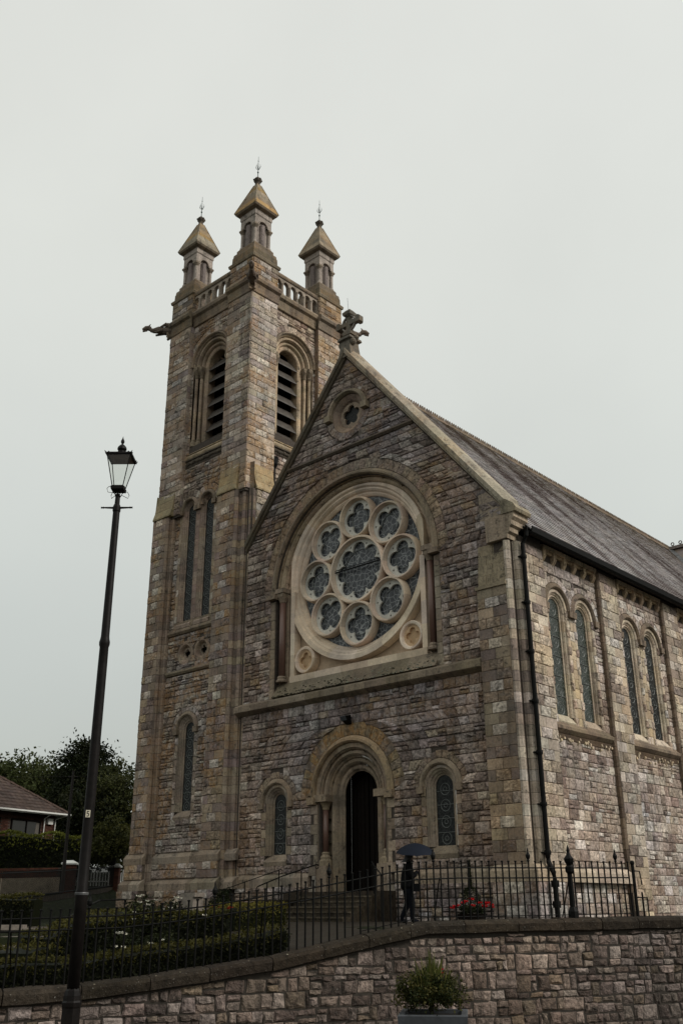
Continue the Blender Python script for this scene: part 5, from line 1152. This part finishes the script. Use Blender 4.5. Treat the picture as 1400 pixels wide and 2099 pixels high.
def P_(px, py, Z):     # back-projects an image pixel from the camera to an assumed depth Z
    a = (px - 700) / 1975.28; b = (1049.5 - py) / 1975.28; v = CAM + (cf + cr * a + cu_ * b) * Z; return v
def at(a, Z, z): return Sd(a, Z, z)
tree('broad mid-green tree farthest left behind the hipped brown roof', at(-25.5, 75, 1), 6, at(-25.5, 75, 5.6), (5.6, 4, 4.4), 330, 85, .17, [(.05, .06, .02, 0), (.038, .048, .016, 0)])
tree('second mid-green tree behind the bungalow, left of the dark domed tree', at(-21, 78, 1), 6, at(-21.6, 78, 4.6), (4.0, 4, 4.2), 210, 85, .17, [(.045, .052, .02, 0), (.03, .04, .014, 0)])
tree('tall dark domed tree behind the lamp post and bungalow corner', at(-17.6, 66, 1), 6.5, at(-17.7, 66, 5.6), (2.6, 2.6, 4.0), 260, 130, .13, DK, shell=.35)
tree('lighter loose-leaved tree against the left flank of the bell tower', at(-13.2, 58, .8), 5.5, at(-13.4, 58, 4.3), (2.5, 2.4, 3.0), 190, 60, .10, [(.06, .066, .022, 0), (.045, .05, .016, 0), (.03, .036, .012, 0)], shell=.4, clump=.2)
tree('low rounded yellowish bush-like tree beside the brick pillars', at(-12.0, 50, .6), 2.5, at(-12.0, 50, 1.9), (1.35, 1.3, 1.5), 90, 80, .08, [(.05, .052, .014, 0), (.036, .04, .012, 0)], shell=.3)
tree('dark spreading tree filling the gap behind the white palings', at(-15, 56, .6), 3.5, at(-15, 57, 2.8), (3.4, 2.4, 2.9), 200, 90, .12, DK, shell=.25)
# ---- bungalow
bw = thing('bungalow', at(-17, 54, 1.4), 'red brick bungalow with brown hipped tile roof behind the hedge', 'house')
C0 = at(-15.3, 54, 4.2); w_ = (S(.5, .866) - S(0, 0)); v_ = (S(-.866, .5) - S(0, 0)); w_.z = v_.z = 0
C0 = Vector((C0.x, C0.y, 0))
def Bp(u, v, z): p = C0 - w_ * u + v_ * v; return (p.x, p.y, z - .28)
class FrZ(Fr):
    def __call__(s, u, z, d=0): p = Fr.__call__(s, u, z, d); return (p[0], p[1], p[2] - .28)       # u back along the front, v into the house
BF = FrZ(Bp(0, .45, 0)[0] , Bp(0, .45, 0)[1], w_.x, w_.y)
g = G(); g.rings([[Bp(.5, .5, z), Bp(14, .5, z), Bp(14, 7.5, z), Bp(.5, 7.5, z)] for z in (.8, 4.15)], (.06, .04, .03, 0)); wall_ = obj('wall', g, 'mortar', bw)
bk = Pool(bw, 'brick', 'brickwork')
wins = [sh_rect(-3.6, -1.55, 2.7, 3.75), sh_rect(-5.7, -4.35, 2.7, 3.75)]
zz = 2.2
while zz < 4.08:
    off_ = 0 if int(zz / .075) % 2 else .11; u = -8.5 + off_
    while u < -.55:
        c = wins[0](zz + .03) , wins[1](zz + .03)
        if not any(q and q[0] - .22 < u < q[1] for q in c): bk.put(wall_, BF, [(u, zz), (u + .215, zz), (u + .215, zz + .065), (u, zz + .065)], -.03, .003, jit((.085, .038, .027, 0), .35), 'toned', jt=.003, bev=.003, back=-.06)
        u += .225
    zz += .075
bk.build(300)
for a, b in ((-3.6, -1.55), (-5.7, -4.35)):
    g = G(); g.face([BF(a, 2.7, -.02), BF(b, 2.7, -.02), BF(b, 3.75, -.02), BF(a, 3.75, -.02)]); wn = obj('window', g, 'window', bw)
    g = G(); 
    for x0, x1, z0, z1 in ((a, b, 3.68, 3.77), (a, b, 2.66, 2.73), (a, a + .07, 2.7, 3.75), (b - .07, b, 2.7, 3.75), ((a+b)/2, (a+b)/2 + .05, 2.7, 3.75)): g.rings([[BF(x0, z0, d), BF(x1, z0, d), BF(x1, z1, d), BF(x0, z1, d)] for d in (-.05, .03)])
    obj('frame', g, 'oak', wn); g = G(); g.face([BF(b - .4, 2.72, -.015), BF(b - .08, 2.72, -.015), BF(b - .08, 3.68, -.015), BF(b - .3, 3.68, -.015)]); obj('curtain', g, 'curtain', wn)
g = G(); t_ = (.075, .052, .042, 0)
rz = 4.2; tp = 2.75
g.face([Bp(0, 0, rz), Bp(14.5, 0, rz), Bp(10.5, 4, rz + tp), Bp(4, 4, rz + tp)], t_); g.face([Bp(0, 8, rz), Bp(0, 0, rz), Bp(4, 4, rz + tp)], t_); g.face([Bp(14.5, 0, rz), Bp(14.5, 8, rz), Bp(10.5, 4, rz + tp)], t_); g.face([Bp(14.5, 8, rz), Bp(0, 8, rz), Bp(4, 4, rz + tp), Bp(10.5, 4, rz + tp)], t_); rf = obj('roof', g, 'tile', bw)
nt_ = 0; gt = G()
for i in range(14):
    f0 = i / 14; f1 = (i + 1.1) / 14; u0 = 4 * f0; n_ = int((12 - u0) / .33)
    for k in range(n_):
        u = u0 + .1 + k * .33; z0, z1 = rz + tp*f0, rz + tp*f1; v0, v1 = 4*f0, 4*f1
        if u + .3 > 14.5 - 4*f0: continue
        gg = G() if nt_ < 290 and u < 7.5 else gt; c = jit((.062, .045, .038, 0), .25)
        P = [Bp(u, v0 - .03, z0 + .05), Bp(u + .31, v0 - .03, z0 + .05), Bp(u + .31, v1, z1 + .02), Bp(u, v1, z1 + .02)]; Q = [Bp(u, v0 - .03, z0), Bp(u + .31, v0 - .03, z0)]
        i_ = gg.add(P + Q, c); gg.f += [(i_, i_+1, i_+2, i_+3), (i_+4, i_+5, i_+1, i_)]
        if gg is not gt: obj('tile', gg, 'tile', rf); nt_ += 1
obj('tiles', gt, 'tile', rf, kind='stuff')
g = G(); 
for k in range(12): a_, b_ = k/12, (k+.97)/12; g.tube([Bp(4*a_, 4*a_, rz + tp*a_ + .03), Bp(4*b_, 4*b_, rz + tp*b_ + .05)], .1, 6, (.08, .055, .045, 0))
obj('hip_tiles', g, 'tile', rf)
g = G(); g.rings([[Bp(-.05, -.06, z), Bp(14.5, -.06, z), Bp(14.5, .0, z), Bp(-.05, .0, z)] for z in (4.06, 4.2)]); g.rings([[Bp(-.05, -.16, z), Bp(14.5, -.16, z), Bp(14.5, -.07, z), Bp(-.05, -.07, z)] for z in (4.12, 4.2)]); obj('fascia_and_gutter', g, 'white', bw)
for u_ in (.55, 1.35): g = G(); g.tube([Bp(u_ - (.4 if u_ < 1 else 0), -.05, 4.1), Bp(u_, .38, 3.9), Bp(u_, .4, 2.2)], .035, 6); obj('downpipe', g, 'white', bw)
g = G(); g.box((0, 0, 0), (0, 0, 0)) if False else g.rings([[Bp(.75, .34, z), Bp(1.1, .34, z), Bp(1.1, .5, z), Bp(.75, .5, z)] for z in (3.62, 3.92)]); obj('alarm_box', g, 'white', bw)
# ---- hedges
def hedge(label, path, wd, h, n, size, cols, name='hedge', hb=None):
    """clipped hedge: path of (x, y, ground z)"""
    P = [Vector(p) for p in path]; t_ = thing(name, P[0], label, 'hedge'); g = G(); L = [0]
    for a, b in zip(P, P[1:]): L.append(L[-1] + (b - a).length)
    rows = []
    for k, p in enumerate(P):
        d = (P[min(k+1, len(P)-1)] - P[max(k-1, 0)]); d.z = 0; d.normalize(); m_ = Vector((-d.y, d.x, 0)); hh = h * U(.93, 1.05)
        rows.append([tuple(p + m_ * wd * .42 + Vector((0, 0, -.1))), tuple(p + m_ * wd * .42 + Vector((0, 0, hh * .9))), tuple(p + Vector((0, 0, hh * .94))), tuple(p - m_ * wd * .42 + Vector((0, 0, hh * .9))), tuple(p - m_ * wd * .42 + Vector((0, 0, -.1)))])
    g.rings(rows, (.008, .010, .004, 0)); obj('twigs', g, 'leaf', t_)
    g = G()
    for _ in range(n):
        q = U(0, L[-1]); k = 0
        while L[k+1] < q: k += 1
        f = (q - L[k]) / (L[k+1] - L[k]); p = P[k].lerp(P[k+1], f); d = (P[k+1] - P[k]); d.z = 0; d.normalize(); m_ = Vector((-d.y, d.x, 0))
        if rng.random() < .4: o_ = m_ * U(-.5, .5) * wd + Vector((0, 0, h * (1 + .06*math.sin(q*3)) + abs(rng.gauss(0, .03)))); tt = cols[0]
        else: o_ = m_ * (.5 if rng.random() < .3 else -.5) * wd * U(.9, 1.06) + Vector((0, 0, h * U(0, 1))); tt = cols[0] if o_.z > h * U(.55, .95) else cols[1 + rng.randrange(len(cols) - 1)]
        leaf(g, p + o_, size, jit(tt, .3), .8)
    obj('foliage', g, 'leaf', t_); return t_
hd = [at(-21 + .7*i, 46.0 + .30*i, .6) for i in range(12)]
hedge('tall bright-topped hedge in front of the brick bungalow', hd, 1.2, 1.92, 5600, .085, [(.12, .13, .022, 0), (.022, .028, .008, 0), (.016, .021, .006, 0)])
def gz(p, dz=0): return (p[0], p[1], ground_h(p[0], p[1]) + dz)
BX = [(.05, .046, .010, 0), (.010, .012, .004, 0), (.014, .016, .005, 0)]
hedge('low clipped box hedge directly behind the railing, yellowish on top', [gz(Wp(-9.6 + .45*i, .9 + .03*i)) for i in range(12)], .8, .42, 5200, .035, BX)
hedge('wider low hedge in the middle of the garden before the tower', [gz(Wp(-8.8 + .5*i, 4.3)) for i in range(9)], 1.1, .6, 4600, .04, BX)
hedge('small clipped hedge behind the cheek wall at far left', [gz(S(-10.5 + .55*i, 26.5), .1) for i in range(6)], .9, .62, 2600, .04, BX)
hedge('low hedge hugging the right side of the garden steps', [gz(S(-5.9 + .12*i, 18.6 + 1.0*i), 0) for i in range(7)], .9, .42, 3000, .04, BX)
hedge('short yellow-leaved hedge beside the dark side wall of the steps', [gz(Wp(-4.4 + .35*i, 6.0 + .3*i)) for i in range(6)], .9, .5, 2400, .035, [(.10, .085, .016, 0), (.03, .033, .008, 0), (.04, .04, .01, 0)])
# ---- rose bushes with white blooms
def flower(parent, c, r_, t, name='bloom'):
    g = G(); c = Vector(c)
    for k in range(7): a = k * .9; g.face([c, c + Vector((math.cos(a), math.sin(a), .5 * U(.2, 1))) * r_, c + Vector((math.cos(a + .45), math.sin(a + .45), .9)) * r_ * .9, c + Vector((math.cos(a + .9), math.sin(a + .9), .5)) * r_], jit(t, .1))
    obj(name, g, 'toned', parent)
def shrub(label, base, rad, n, size, cols, blooms=(), bt=(.8, .77, .66, 0), br=.045, cat='shrub', name='rose_bush', nc=30):
    b = Vector(base); t_ = thing(name, base, label, cat); g = G()
    for _ in range(8): g.tube([b, b + Vector((U(-.5, .5) * rad[0], U(-.5, .5) * rad[1], rad[2] * U(.6, 1.3)))], [.014, .006], 4, (.03, .025, .015, 0))
    obj('stems', g, 'bark', t_); g = G(); crown(g, b + Vector((0, 0, rad[2])), rad, nc, n // nc, size, cols, .3, .3); obj('foliage', g, 'leaf', t_)
    for q in blooms: flower(t_, q, br * U(.75, 1.2), bt)
    return t_
RB = [(.018, .022, .007, 0), (.012, .015, .005, 0)]
shrub('tallest white-flowered rose bush at the foot of the tower left corner', gz(P_(295, 1925, 19)), (.45, .45, .5), 1500, .035, RB + [(.08, .085, .03, 0)], [P_(*q, 18.6) for q in ((285, 1839), (293, 1836), (305, 1856), (287, 1851), (303, 1848), (297, 1858), (321, 1846), (276, 1871))])
shrub('white rose bush in front of the stone trough', gz(P_(350, 1915, 20)), (.5, .5, .42), 1300, .035, RB, [P_(*q, 19.6) for q in ((335, 1865), (350, 1863), (364, 1868), (362, 1842), (370, 1843), (385, 1872))])
shrub('low rose bush with a pair of white blooms near the lamp post', gz(P_(250, 1965, 17.5)), (.42, .42, .3), 1000, .035, RB, [P_(*q, 17.2) for q in ((243, 1915), (250, 1914), (257, 1916), (237, 1942), (254, 1943), (275, 1886))])
shrub('dark rose bush with single white blooms behind the railing finial', gz(P_(320, 1985, 17)), (.45, .45, .33), 1000, .035, RB, [P_(*q, 16.8) for q in ((308, 1935), (310, 1938), (244, 1967), (333, 1928), (420, 1878))])
shrub('small rose bush with a pale bloom beside the entrance path', gz(P_(575, 1950, 17.5)), (.25, .25, .2), 500, .03, RB, [P_(*q, 17.3) for q in ((574, 1944), (577, 1950))])
shrub('round dark clipped shrub right of the stone trough', gz(P_(455, 1875, 29)), (.42, .42, .48), 2600, .035, DK, name='clipped_shrub', nc=50)
shrub('red geraniums below the round dark shrub', gz(P_(458, 1885, 26)), (.45, .3, .22), 700, .03, RB, [P_(*q, 25.6) for q in ((436, 1860), (440, 1857), (449, 1862), (455, 1861), (470, 1863), (473, 1861))], (.6, .015, .015, 0), .055, 'flowers', 'geraniums')
# stone trough by the tower
tg = thing('stone_trough', gz(P_(395, 1855, 30)), 'small pale stone trough standing against the tower base', 'trough')
q = P_(396, 1830, 30); g = G(); 
for x0, x1, z0, z1 in ((-.34, .34, -.12, 0), (-.26, .26, -.75, -.12)): g.box((q.x + x0, q.y - .2, q.z + z0), (q.x + x1, q.y + .2, q.z + z1), (.2, .17, .13, 0))
obj('trough', g, 'concrete', tg); g = G(); g.box((q.x - .28, q.y - .15, q.z - .05), (q.x + .28, q.y + .15, q.z + .006)); obj('soil', g, 'soil', tg)
# red geraniums tub with spire conifer by the buttress
tb_ = thing('flower_tub', gz(P_(967, 1885, 25)), 'dark tub of bright red geraniums behind the railing', 'flower tub')
q = Vector(gz(P_(967, 1885, 25))); g = G(); g.lathe(q, [(.3, 0), (.4, .22), (.42, .24), (.38, .24), (.34, .2)], 14, (.03, .03, .03, 0)); obj('tub', g, 'soil', tb_)
g = G(); crown(g, q + Vector((0, 0, .3)), (.48, .42, .12), 24, 45, .03, DK, .3, .3); obj('foliage', g, 'leaf', tb_)
for px, py in ((927, 1863), (933, 1860), (939, 1857), (950, 1852), (955, 1849), (948, 1853), (966, 1845), (966, 1857), (969, 1858), (980, 1853), (984, 1852), (991, 1858), (996, 1855), (999, 1853), (994, 1860), (1006, 1857), (1008, 1856), (1010, 1861)):
    flower(tb_, P_(px, py, 24.7 + U(-.15, .15)), U(.05, .08), (.55, .014, .016, 0), 'geranium')
cn = thing('spire_conifer', gz(P_(966, 1870, 25.8)), 'dark clipped conifer with a thin spire behind the red geraniums', 'shrub')
b_ = Vector(gz(P_(966, 1870, 25.8))); g = G(); g.tube([b_, b_ + Vector((0, 0, 1.75))], [.03, .008], 5); obj('trunk', g, 'bark', cn); g = G()
for _ in range(2200):
    z = U(.15, 1.6); r_ = (.30 * (1 - ((z - .45) / .5)**2) ** .5 if .15 < z < .9 and abs(z - .45) < .5 else .05 * (1.7 - z) + .015) ; a = U(0, 6.28); rr = r_ * math.sqrt(U(.3, 1)); leaf(g, b_ + Vector((rr * math.cos(a), rr * math.sin(a), z)), .03, jit(DK[rng.randrange(3)], .3))
obj('foliage', g, 'leaf', cn)
# ---- planter in the street
pq = S(0, 0); plc = thing('planter', S(.95, 11.25, -2.78), 'square grey planter box on the pavement in front of the stone wall', 'planter')
def Qp(a, b, z): 
    c, s_ = math.cos(R(-7)), math.sin(R(-7)); aa, bb = a*c - b*s_, a*s_ + b*c; p = S(.94 + aa, 11.32 + bb); return (p.x, p.y, z)
def qs(h, z, k=.0): return [Qp(-h, -h, z), Qp(h, -h, z), Qp(h, h, z), Qp(-h, h, z)]
g = G(); g.rings([qs(.25, -3.3), qs(.31, -2.14), qs(.32, -2.12)], cap1=False); g.rings([qs(.34, -2.13), qs(.35, -2.12), qs(.355, -2.04), qs(.345, -2.03), qs(.29, -2.03), qs(.28, -2.1)], cap1=False); obj('box', g, 'planter', plc)
g = G(); g.face(qs(.285, -2.07)); obj('soil', g, 'soil', plc)
c_ = Vector(Qp(-.02, 0, -2.0)); sh_ = thing('planter_shrub', c_, 'dense dark evergreen shrub filling the grey street planter', 'shrub')
g = G(); g.tube([c_ + Vector((0, 0, -.07)), c_ + Vector((0, 0, .2))], [.03, .01], 6); obj('stem', g, 'bark', sh_)
g = G(); crown(g, c_ + Vector((0, 0, .12)), (.36, .34, .2), 110, 75, .018, [(.016, .022, .006, 0), (.034, .038, .010, 0), (.055, .052, .014, 0)], .3, .3); obj('foliage', g, 'leaf', sh_)
gl = thing('gladiolus', c_ + Vector((0, 0, .05)), 'tuft of upright sword leaves with one red bloom rising from the planter', 'plant')
g = G()
for _ in range(150):
    a = U(0, 6.28); rr = U(0, .17); b0 = c_ + Vector((math.cos(a) * rr, math.sin(a) * rr, .12)); h = U(.2, .42) * (1.1 - rr * 2.2); ln = Vector((math.cos(a), math.sin(a), 0)) * U(0, .10) + ra * U(-.04, .03); sd_ = Vector((math.cos(a + 1.2 + U(-1, 1)), math.sin(a + 1.2), 0)) * .009; t = jit(((.075, .085, .02, 0), (.05, .065, .016, 0), (.12, .115, .035, 0))[rng.randrange(3)], .25)
    g.rings([[tuple(b0 - sd_), tuple(b0 + sd_)], [tuple(b0 + ln * .4 - sd_ + Vector((0, 0, h * .6))), tuple(b0 + ln * .4 + sd_ + Vector((0, 0, h * .6)))], [tuple(b0 + ln + Vector((0, 0, h)) - sd_ * .15), tuple(b0 + ln + Vector((0, 0, h)) + sd_ * .15)]], t, False, False, closed=False)
obj('sword_leaves', g, 'leaf', gl)
fb = c_ + ra * .12 + Vector((0, 0, .02)); g = G(); g.tube([fb, fb + Vector((0, 0, .38))], .004, 4, (.05, .06, .02, 0)); obj('stem', g, 'leaf', gl)
for k in range(4): flower(gl, fb + Vector((U(-.01, .01), U(-.01, .01), .24 + .035*k)), .024, (.45, .02, .03, 0))
# ---- upper road: bank, railings, garden wall, pillars, palings, pole, wire
bk_ = thing('bank_wall', at(-11.7, 36, -1.4), 'dark stone bank wall carrying the far railings left of the tower', 'wall')
B0 = P_(-90, 1868, 31); B1 = P_(0, 1849, 34); B2 = P_(130, 1832, 42); B3 = P_(247, 1816, 51)
g = G(); bp_ = [B0, B1, B2, B3, B3 + (B3 - B2) * .4]
for a, b in zip(bp_, bp_[1:]):
    n_ = Vector((-.35, .35, 0)); P = [a, b, b + n_, a + n_]; g.rings([[(p.x, p.y, -2.6) for p in P], [tuple(p) for p in P]], (.045, .038, .03, 0))
obj('bank', g, 'coping', bk_)
fr = thing('far_railing', at(-11.7, 36, -.7), 'long dark railing on the bank wall left of the tower', 'railing')
tot = 0; seg = list(zip(bp_, bp_[1:4])); 
for a, b in seg:
    L = (b - a).length; n = int(L / .125)
    for k in range(n): p = a.lerp(b, k / n); g = G(); g.tube([p, p + Vector((0, 0, 1.02))], .016, 4); obj('bar', g, 'iron', fr); tot += 1
for dz in (.08, .95): g = G(); g.tube([p + Vector((0, 0, dz)) for p in bp_[:4]], .022, 4); obj('rail', g, 'iron', fr)
print('far bars', tot)
gw_ = thing('garden_wall', at(-21, 48, .3), 'low rendered garden wall topped with red brick below the bungalow hedge', 'wall')
g = G(); A0, A1 = P_(-110, 1803, 44), P_(124, 1798, 48)
def slab(g, a, b, z0a, z0b, z1a, z1b, th, t=(.2, .2, .2, 0)):
    d = (b - a); d.z = 0; d.normalize(); m_ = Vector((-d.y, d.x, 0)) * th
    g.rings([[(a.x, a.y, z0a), (b.x, b.y, z0b), (b.x + m_.x, b.y + m_.y, z0b), (a.x + m_.x, a.y + m_.y, z0a)], [(a.x, a.y, z1a), (b.x, b.y, z1b), (b.x + m_.x, b.y + m_.y, z1b), (a.x + m_.x, a.y + m_.y, z1a)]], t)
slab(g, A0, A1, -1, -1, A0.z, A1.z, .25); obj('rendered_base', g, 'render', gw_)
d = (A1 - A0); L = d.length; g = G(); slab(g, A0, A1, A0.z, A1.z, A0.z + .45, A1.z + .45, .2); bcore = obj('brick_core', g, 'mortar', gw_)
d.z = 0; d.normalize(); GF = Fr(A0.x, A0.y, d.x, d.y); pool = Pool(gw_, 'brick', 'brickwork')
for r_ in range(6):
    u = .11 * (r_ % 2)
    while u < L - .25: zz = A0.z + (A1.z - A0.z) * u / L + .005 + .075*r_; pool.put(bcore, GF, [(u, zz), (u + .215, zz), (u + .215, zz + .065), (u, zz + .065)], .0, .003, jit((.11, .042, .028, 0), .35), 'toned', jt=.003, bev=.003, back=-.03); u += .225
pool.build(300)
for (px0, px1, py, Z, lab) in ((128, 155, 1766, 47, 'brick gate pillar with flat white cap left of the lamp post foot'), (225, 247, 1772, 50, 'brick gate pillar with white cap close to the tower corner')):
    c0, c1 = P_(px0 + 2, py + 6, Z), P_(px1 - 2, py + 6, Z); w = (c1 - c0).length; m_ = Vector((-(c1 - c0).y, (c1 - c0).x, 0)).normalized() * w
    pt = thing('gate_pillar', (c0.x, c0.y, -.6), lab, 'pillar'); g = G(); P = [c0, c1, c1 + m_, c0 + m_]
    nb = 30
    for k in range(nb): g.rings([[(p.x, p.y, -.6 + (c0.z + .6) * k / nb) for p in P], [(p.x, p.y, -.6 + (c0.z + .6) * (k + .85) / nb) for p in P]], jit((.075, .032, .022, 0), .3))
    obj('shaft', g, 'toned', pt); ctr = sum(P, Vector()) / 4; g = G(); g.rings([[tuple(ctr + (p - ctr) * k + Vector((0, 0, z))) for p in P] for k, z in ((1.25, 0), (1.3, .06), (1.1, .1), (.5, .2))]); obj('cap', g, 'white', pt)
for (xs, py0, py1, Z, lab) in ((range(150, 224, 6), 1786, 1812, 49, 'row of slim white palings between the two brick pillars'), (range(247, 268, 4), 1782, 1815, 52, 'white palings right of the second brick pillar')):
    pg = thing('palings', P_(xs[0], py1, Z), lab, 'fence')
    for x in xs: a, b = P_(x, py1 + 4, Z), P_(x + .6, py0, Z); g = G(); g.tube([(a.x, a.y, a.z), (a.x, a.y, b.z)], .032, 4); obj('paling', g, 'white', pg)
    a, b = P_(xs[0], (py0 * .2 + py1 * .8), Z + .05), P_(xs[-1], (py0 * .2 + py1 * .8), Z + .05); g = G(); g.tube([a, b], .03, 4); obj('rail', g, 'white', pg)
po = thing('utility_pole', at(-11.3, 41, -.2), 'dark wooden utility pole between the bungalow and the street lamp', 'pole')
pb = at(-11.95, 41, -.3); g = G(); g.tube([pb, pb + Vector((0, 0, 5.0))], [.09, .055], 8); obj('pole', g, 'bark', po)
g = G(); p = pb + Vector((0, 0, 4.75)); g.tube([p - ra * .22, p + ra * .22], .03, 5); obj('crossarm', g, 'bark', po)
wr_ = thing('overhead_wire', P_(0, 1592, 60), 'thin black overhead wire crossing in front of the trees', 'wire'); g = G()
wa, wb = P_(-120, 1590, 58), P_(330, 1585, 62); g.tube([wa.lerp(wb, k / 10) + Vector((0, 0, -.15 * (1 - (k / 5 - 1)**2))) for k in range(11)], .012, 4); obj('wire', g, 'iron', wr_)
# ---- person with umbrella
pp = Sd(1.765, 25.9, -1.4); PX = Vector((pp.x, pp.y, -1.39))
def Hp(f, s_, z): p = PX + ra * f + fa * s_; return (p.x, p.y, PX.z + z)      # f = walking direction (to the right), s_ = left side
SK = 1.4
def skinned(name, joints, edges, m, parent, sub=2, root=0):
    me = bpy.data.meshes.new(name); me.from_pydata([j[0] for j in joints], edges, []); o = bpy.data.objects.new(name, me); COL.objects.link(o)
    md = o.modifiers.new('skin', 'SKIN'); md.use_smooth_shade = True
    for v, j in zip(me.skin_vertices[0].data, joints): v.radius = (j[1] * SK, (j[2] if len(j) > 2 else j[1]) * SK); v.use_root = False
    me.skin_vertices[0].data[root].use_root = True
    ss = o.modifiers.new('sub', 'SUBSURF'); ss.levels = sub; ss.render_levels = sub
    dg = bpy.context.evaluated_depsgraph_get(); ev = bpy.data.meshes.new_from_object(o.evaluated_get(dg)); o.modifiers.clear(); o.data = ev; ev.materials.clear(); ev.materials.append(M[m])
    a = ev.attributes.get('tone') or ev.attributes.new('tone', 'FLOAT_COLOR', 'POINT')
    parent_to(o, parent); return o
person = thing('person', PX, 'person in dark coat and trousers walking right under a navy umbrella', 'person')
J = [(Hp(0, 0, .93), .15, .12), (Hp(.0, 0, 1.15), .13, .1), (Hp(.02, 0, 1.36), .17, .11), (Hp(.03, 0, 1.47), .06), (Hp(.05, 0, 1.55), .055), (Hp(.07, 0, 1.63), .085, .075), (Hp(.07, 0, 1.71), .07),
     (Hp(.02, -.19, 1.4), .06), (Hp(.10, -.24, 1.14), .048), (Hp(.27, -.12, 1.30), .035), (Hp(.02, .19, 1.4), .06), (Hp(.10, .22, 1.14), .048), (Hp(.25, .06, 1.28), .035),
     (Hp(.0, -.1, .86), .1), (Hp(.10, -.1, .48), .065), (Hp(.09, -.1, .1), .045), (Hp(.12, -.1, .045), .045), (Hp(.27, -.1, .03), .032),
     (Hp(-.01, .1, .86), .1), (Hp(.0, .1, .48), .065), (Hp(-.18, .1, .14), .045), (Hp(-.17, .1, .05), .045), (Hp(-.03, .1, .03), .032)]
Ed = [(0, 1), (1, 2), (2, 3), (3, 4), (4, 5), (5, 6), (2, 7), (7, 8), (8, 9), (2, 10), (10, 11), (11, 12), (0, 13), (13, 14), (14, 15), (15, 16), (16, 17), (0, 18), (18, 19), (19, 20), (20, 21), (21, 22)]
body = skinned('body', J, Ed, 'denim', person)
coat = skinned('coat', [(Hp(-.02, 0, .78), .19, .17), (Hp(0, 0, 1.0), .175, .15), (Hp(.0, 0, 1.2), .16, .14), (Hp(.01, 0, 1.4), .17, .12), (Hp(.02, 0, 1.48), .08), (Hp(.02, -.2, 1.41), .075), (Hp(.10, -.25, 1.13), .062), (Hp(.23, -.14, 1.26), .05), (Hp(.02, .2, 1.41), .075), (Hp(.10, .23, 1.13), .062), (Hp(.21, .09, 1.24), .05)], [(0, 1), (1, 2), (2, 3), (3, 4), (3, 5), (5, 6), (6, 7), (3, 8), (8, 9), (9, 10)], 'cloth', person)
head = skinned('head', [(Hp(.06, 0, 1.56), .062, .06), (Hp(.075, 0, 1.63), .082, .07), (Hp(.07, 0, 1.70), .08, .07), (Hp(.155, 0, 1.62), .014), ], [(0, 1), (1, 2), (1, 3)], 'skin', person, root=1)
hair = skinned('hair', [(Hp(.02, 0, 1.58), .075, .08), (Hp(.02, 0, 1.67), .095, .088), (Hp(.05, 0, 1.73), .08, .08)], [(0, 1), (1, 2)], 'hair', person, root=1)
for sgn, bx, bz in ((-1, .285, 1.33), (1, .265, 1.30)):
    y0 = -.10 if sgn < 0 else .04
    JJ = [(Hp(bx - .03, y0, bz - .03), .026), (Hp(bx + .01, y0, bz), .034, .02)]; EE = [(0, 1)]
    for k in range(4): zf = bz + .028 - .019*k; JJ += [(Hp(bx + .035, y0 - .005, zf), .0095), (Hp(bx + .055, y0 + .022, zf), .009), (Hp(bx + .03, y0 + .036, zf - .002), .008)]; b0 = len(JJ) - 3; EE += [(1, b0), (b0, b0 + 1), (b0 + 1, b0 + 2)]
    JJ += [(Hp(bx + .0, y0 + .022, bz + .03), .011), (Hp(bx + .03, y0 + .03, bz + .045), .009)]; EE += [(1, len(JJ) - 2), (len(JJ) - 2, len(JJ) - 1)]
    skinned('hand', JJ, EE, 'skin', person, 1, 1)
bagt = thing('handbag', Hp(.2, -.2, .85), 'small dark handbag hanging at the side of the walking person', 'bag')
g = G(); g.rings([[Hp(.12, -.27, z), Hp(.30, -.27, z), Hp(.29, -.19, z), Hp(.13, -.19, z)] for z in (.78, .84, .98)], (.01, .01, .012, 0)); obj('bag', g, 'cloth', bagt)
g = G(); g.tube([Hp(.14, -.23, .98), Hp(.17, -.25, 1.1), Hp(.25, -.25, 1.1), Hp(.28, -.23, .98)], .008, 5); obj('strap', g, 'cloth', bagt)
um = thing('umbrella', Hp(.26, -.03, 1.3), 'dark navy umbrella held up by the walking person', 'umbrella')
uc = (.235, -.03); g = G(); rings = []
for r_, z in ((.02, 2.03), (.15, 2.005), (.3, 1.95), (.43, 1.87), (.53, 1.77)):
    rings.append([Hp(uc[0] + r_ * math.cos(6.28318 * k / 32) , uc[1] + r_ * math.sin(6.28318 * k / 32), z + r_ * math.sin(6.28318 * k / 32) * .2 + (0, .012, .018, .012)[k % 4] * (r_ / .54)**2) for k in range(32)])
g.rings(rings, (.01, .012, .025, 0), True, False); g.smooth = True; cano = obj('canopy', g, 'navy', um)
for k in range(8):
    a = 6.28318 * k / 8; g = G(); g.tube([Hp(uc[0] + r_ * math.cos(a), uc[1] + r_ * math.sin(a), z + r_ * math.sin(a) * .2) for r_, z in ((.02, 2.01), (.3, 1.93), (.54, 1.755))], .004, 4); obj('rib', g, 'iron', cano)
g = G(); g.tube([Hp(uc[0] + .06, uc[1], 1.22), Hp(uc[0], uc[1], 2.08)], .008, 6); obj('shaft', g, 'iron', um); g = G(); g.tube([Hp(uc[0] + .06, uc[1], 1.18), Hp(uc[0] + .055, uc[1], 1.3)], .015, 6); obj('handle', g, 'iron', um)
print('objects', len(bpy.data.objects))
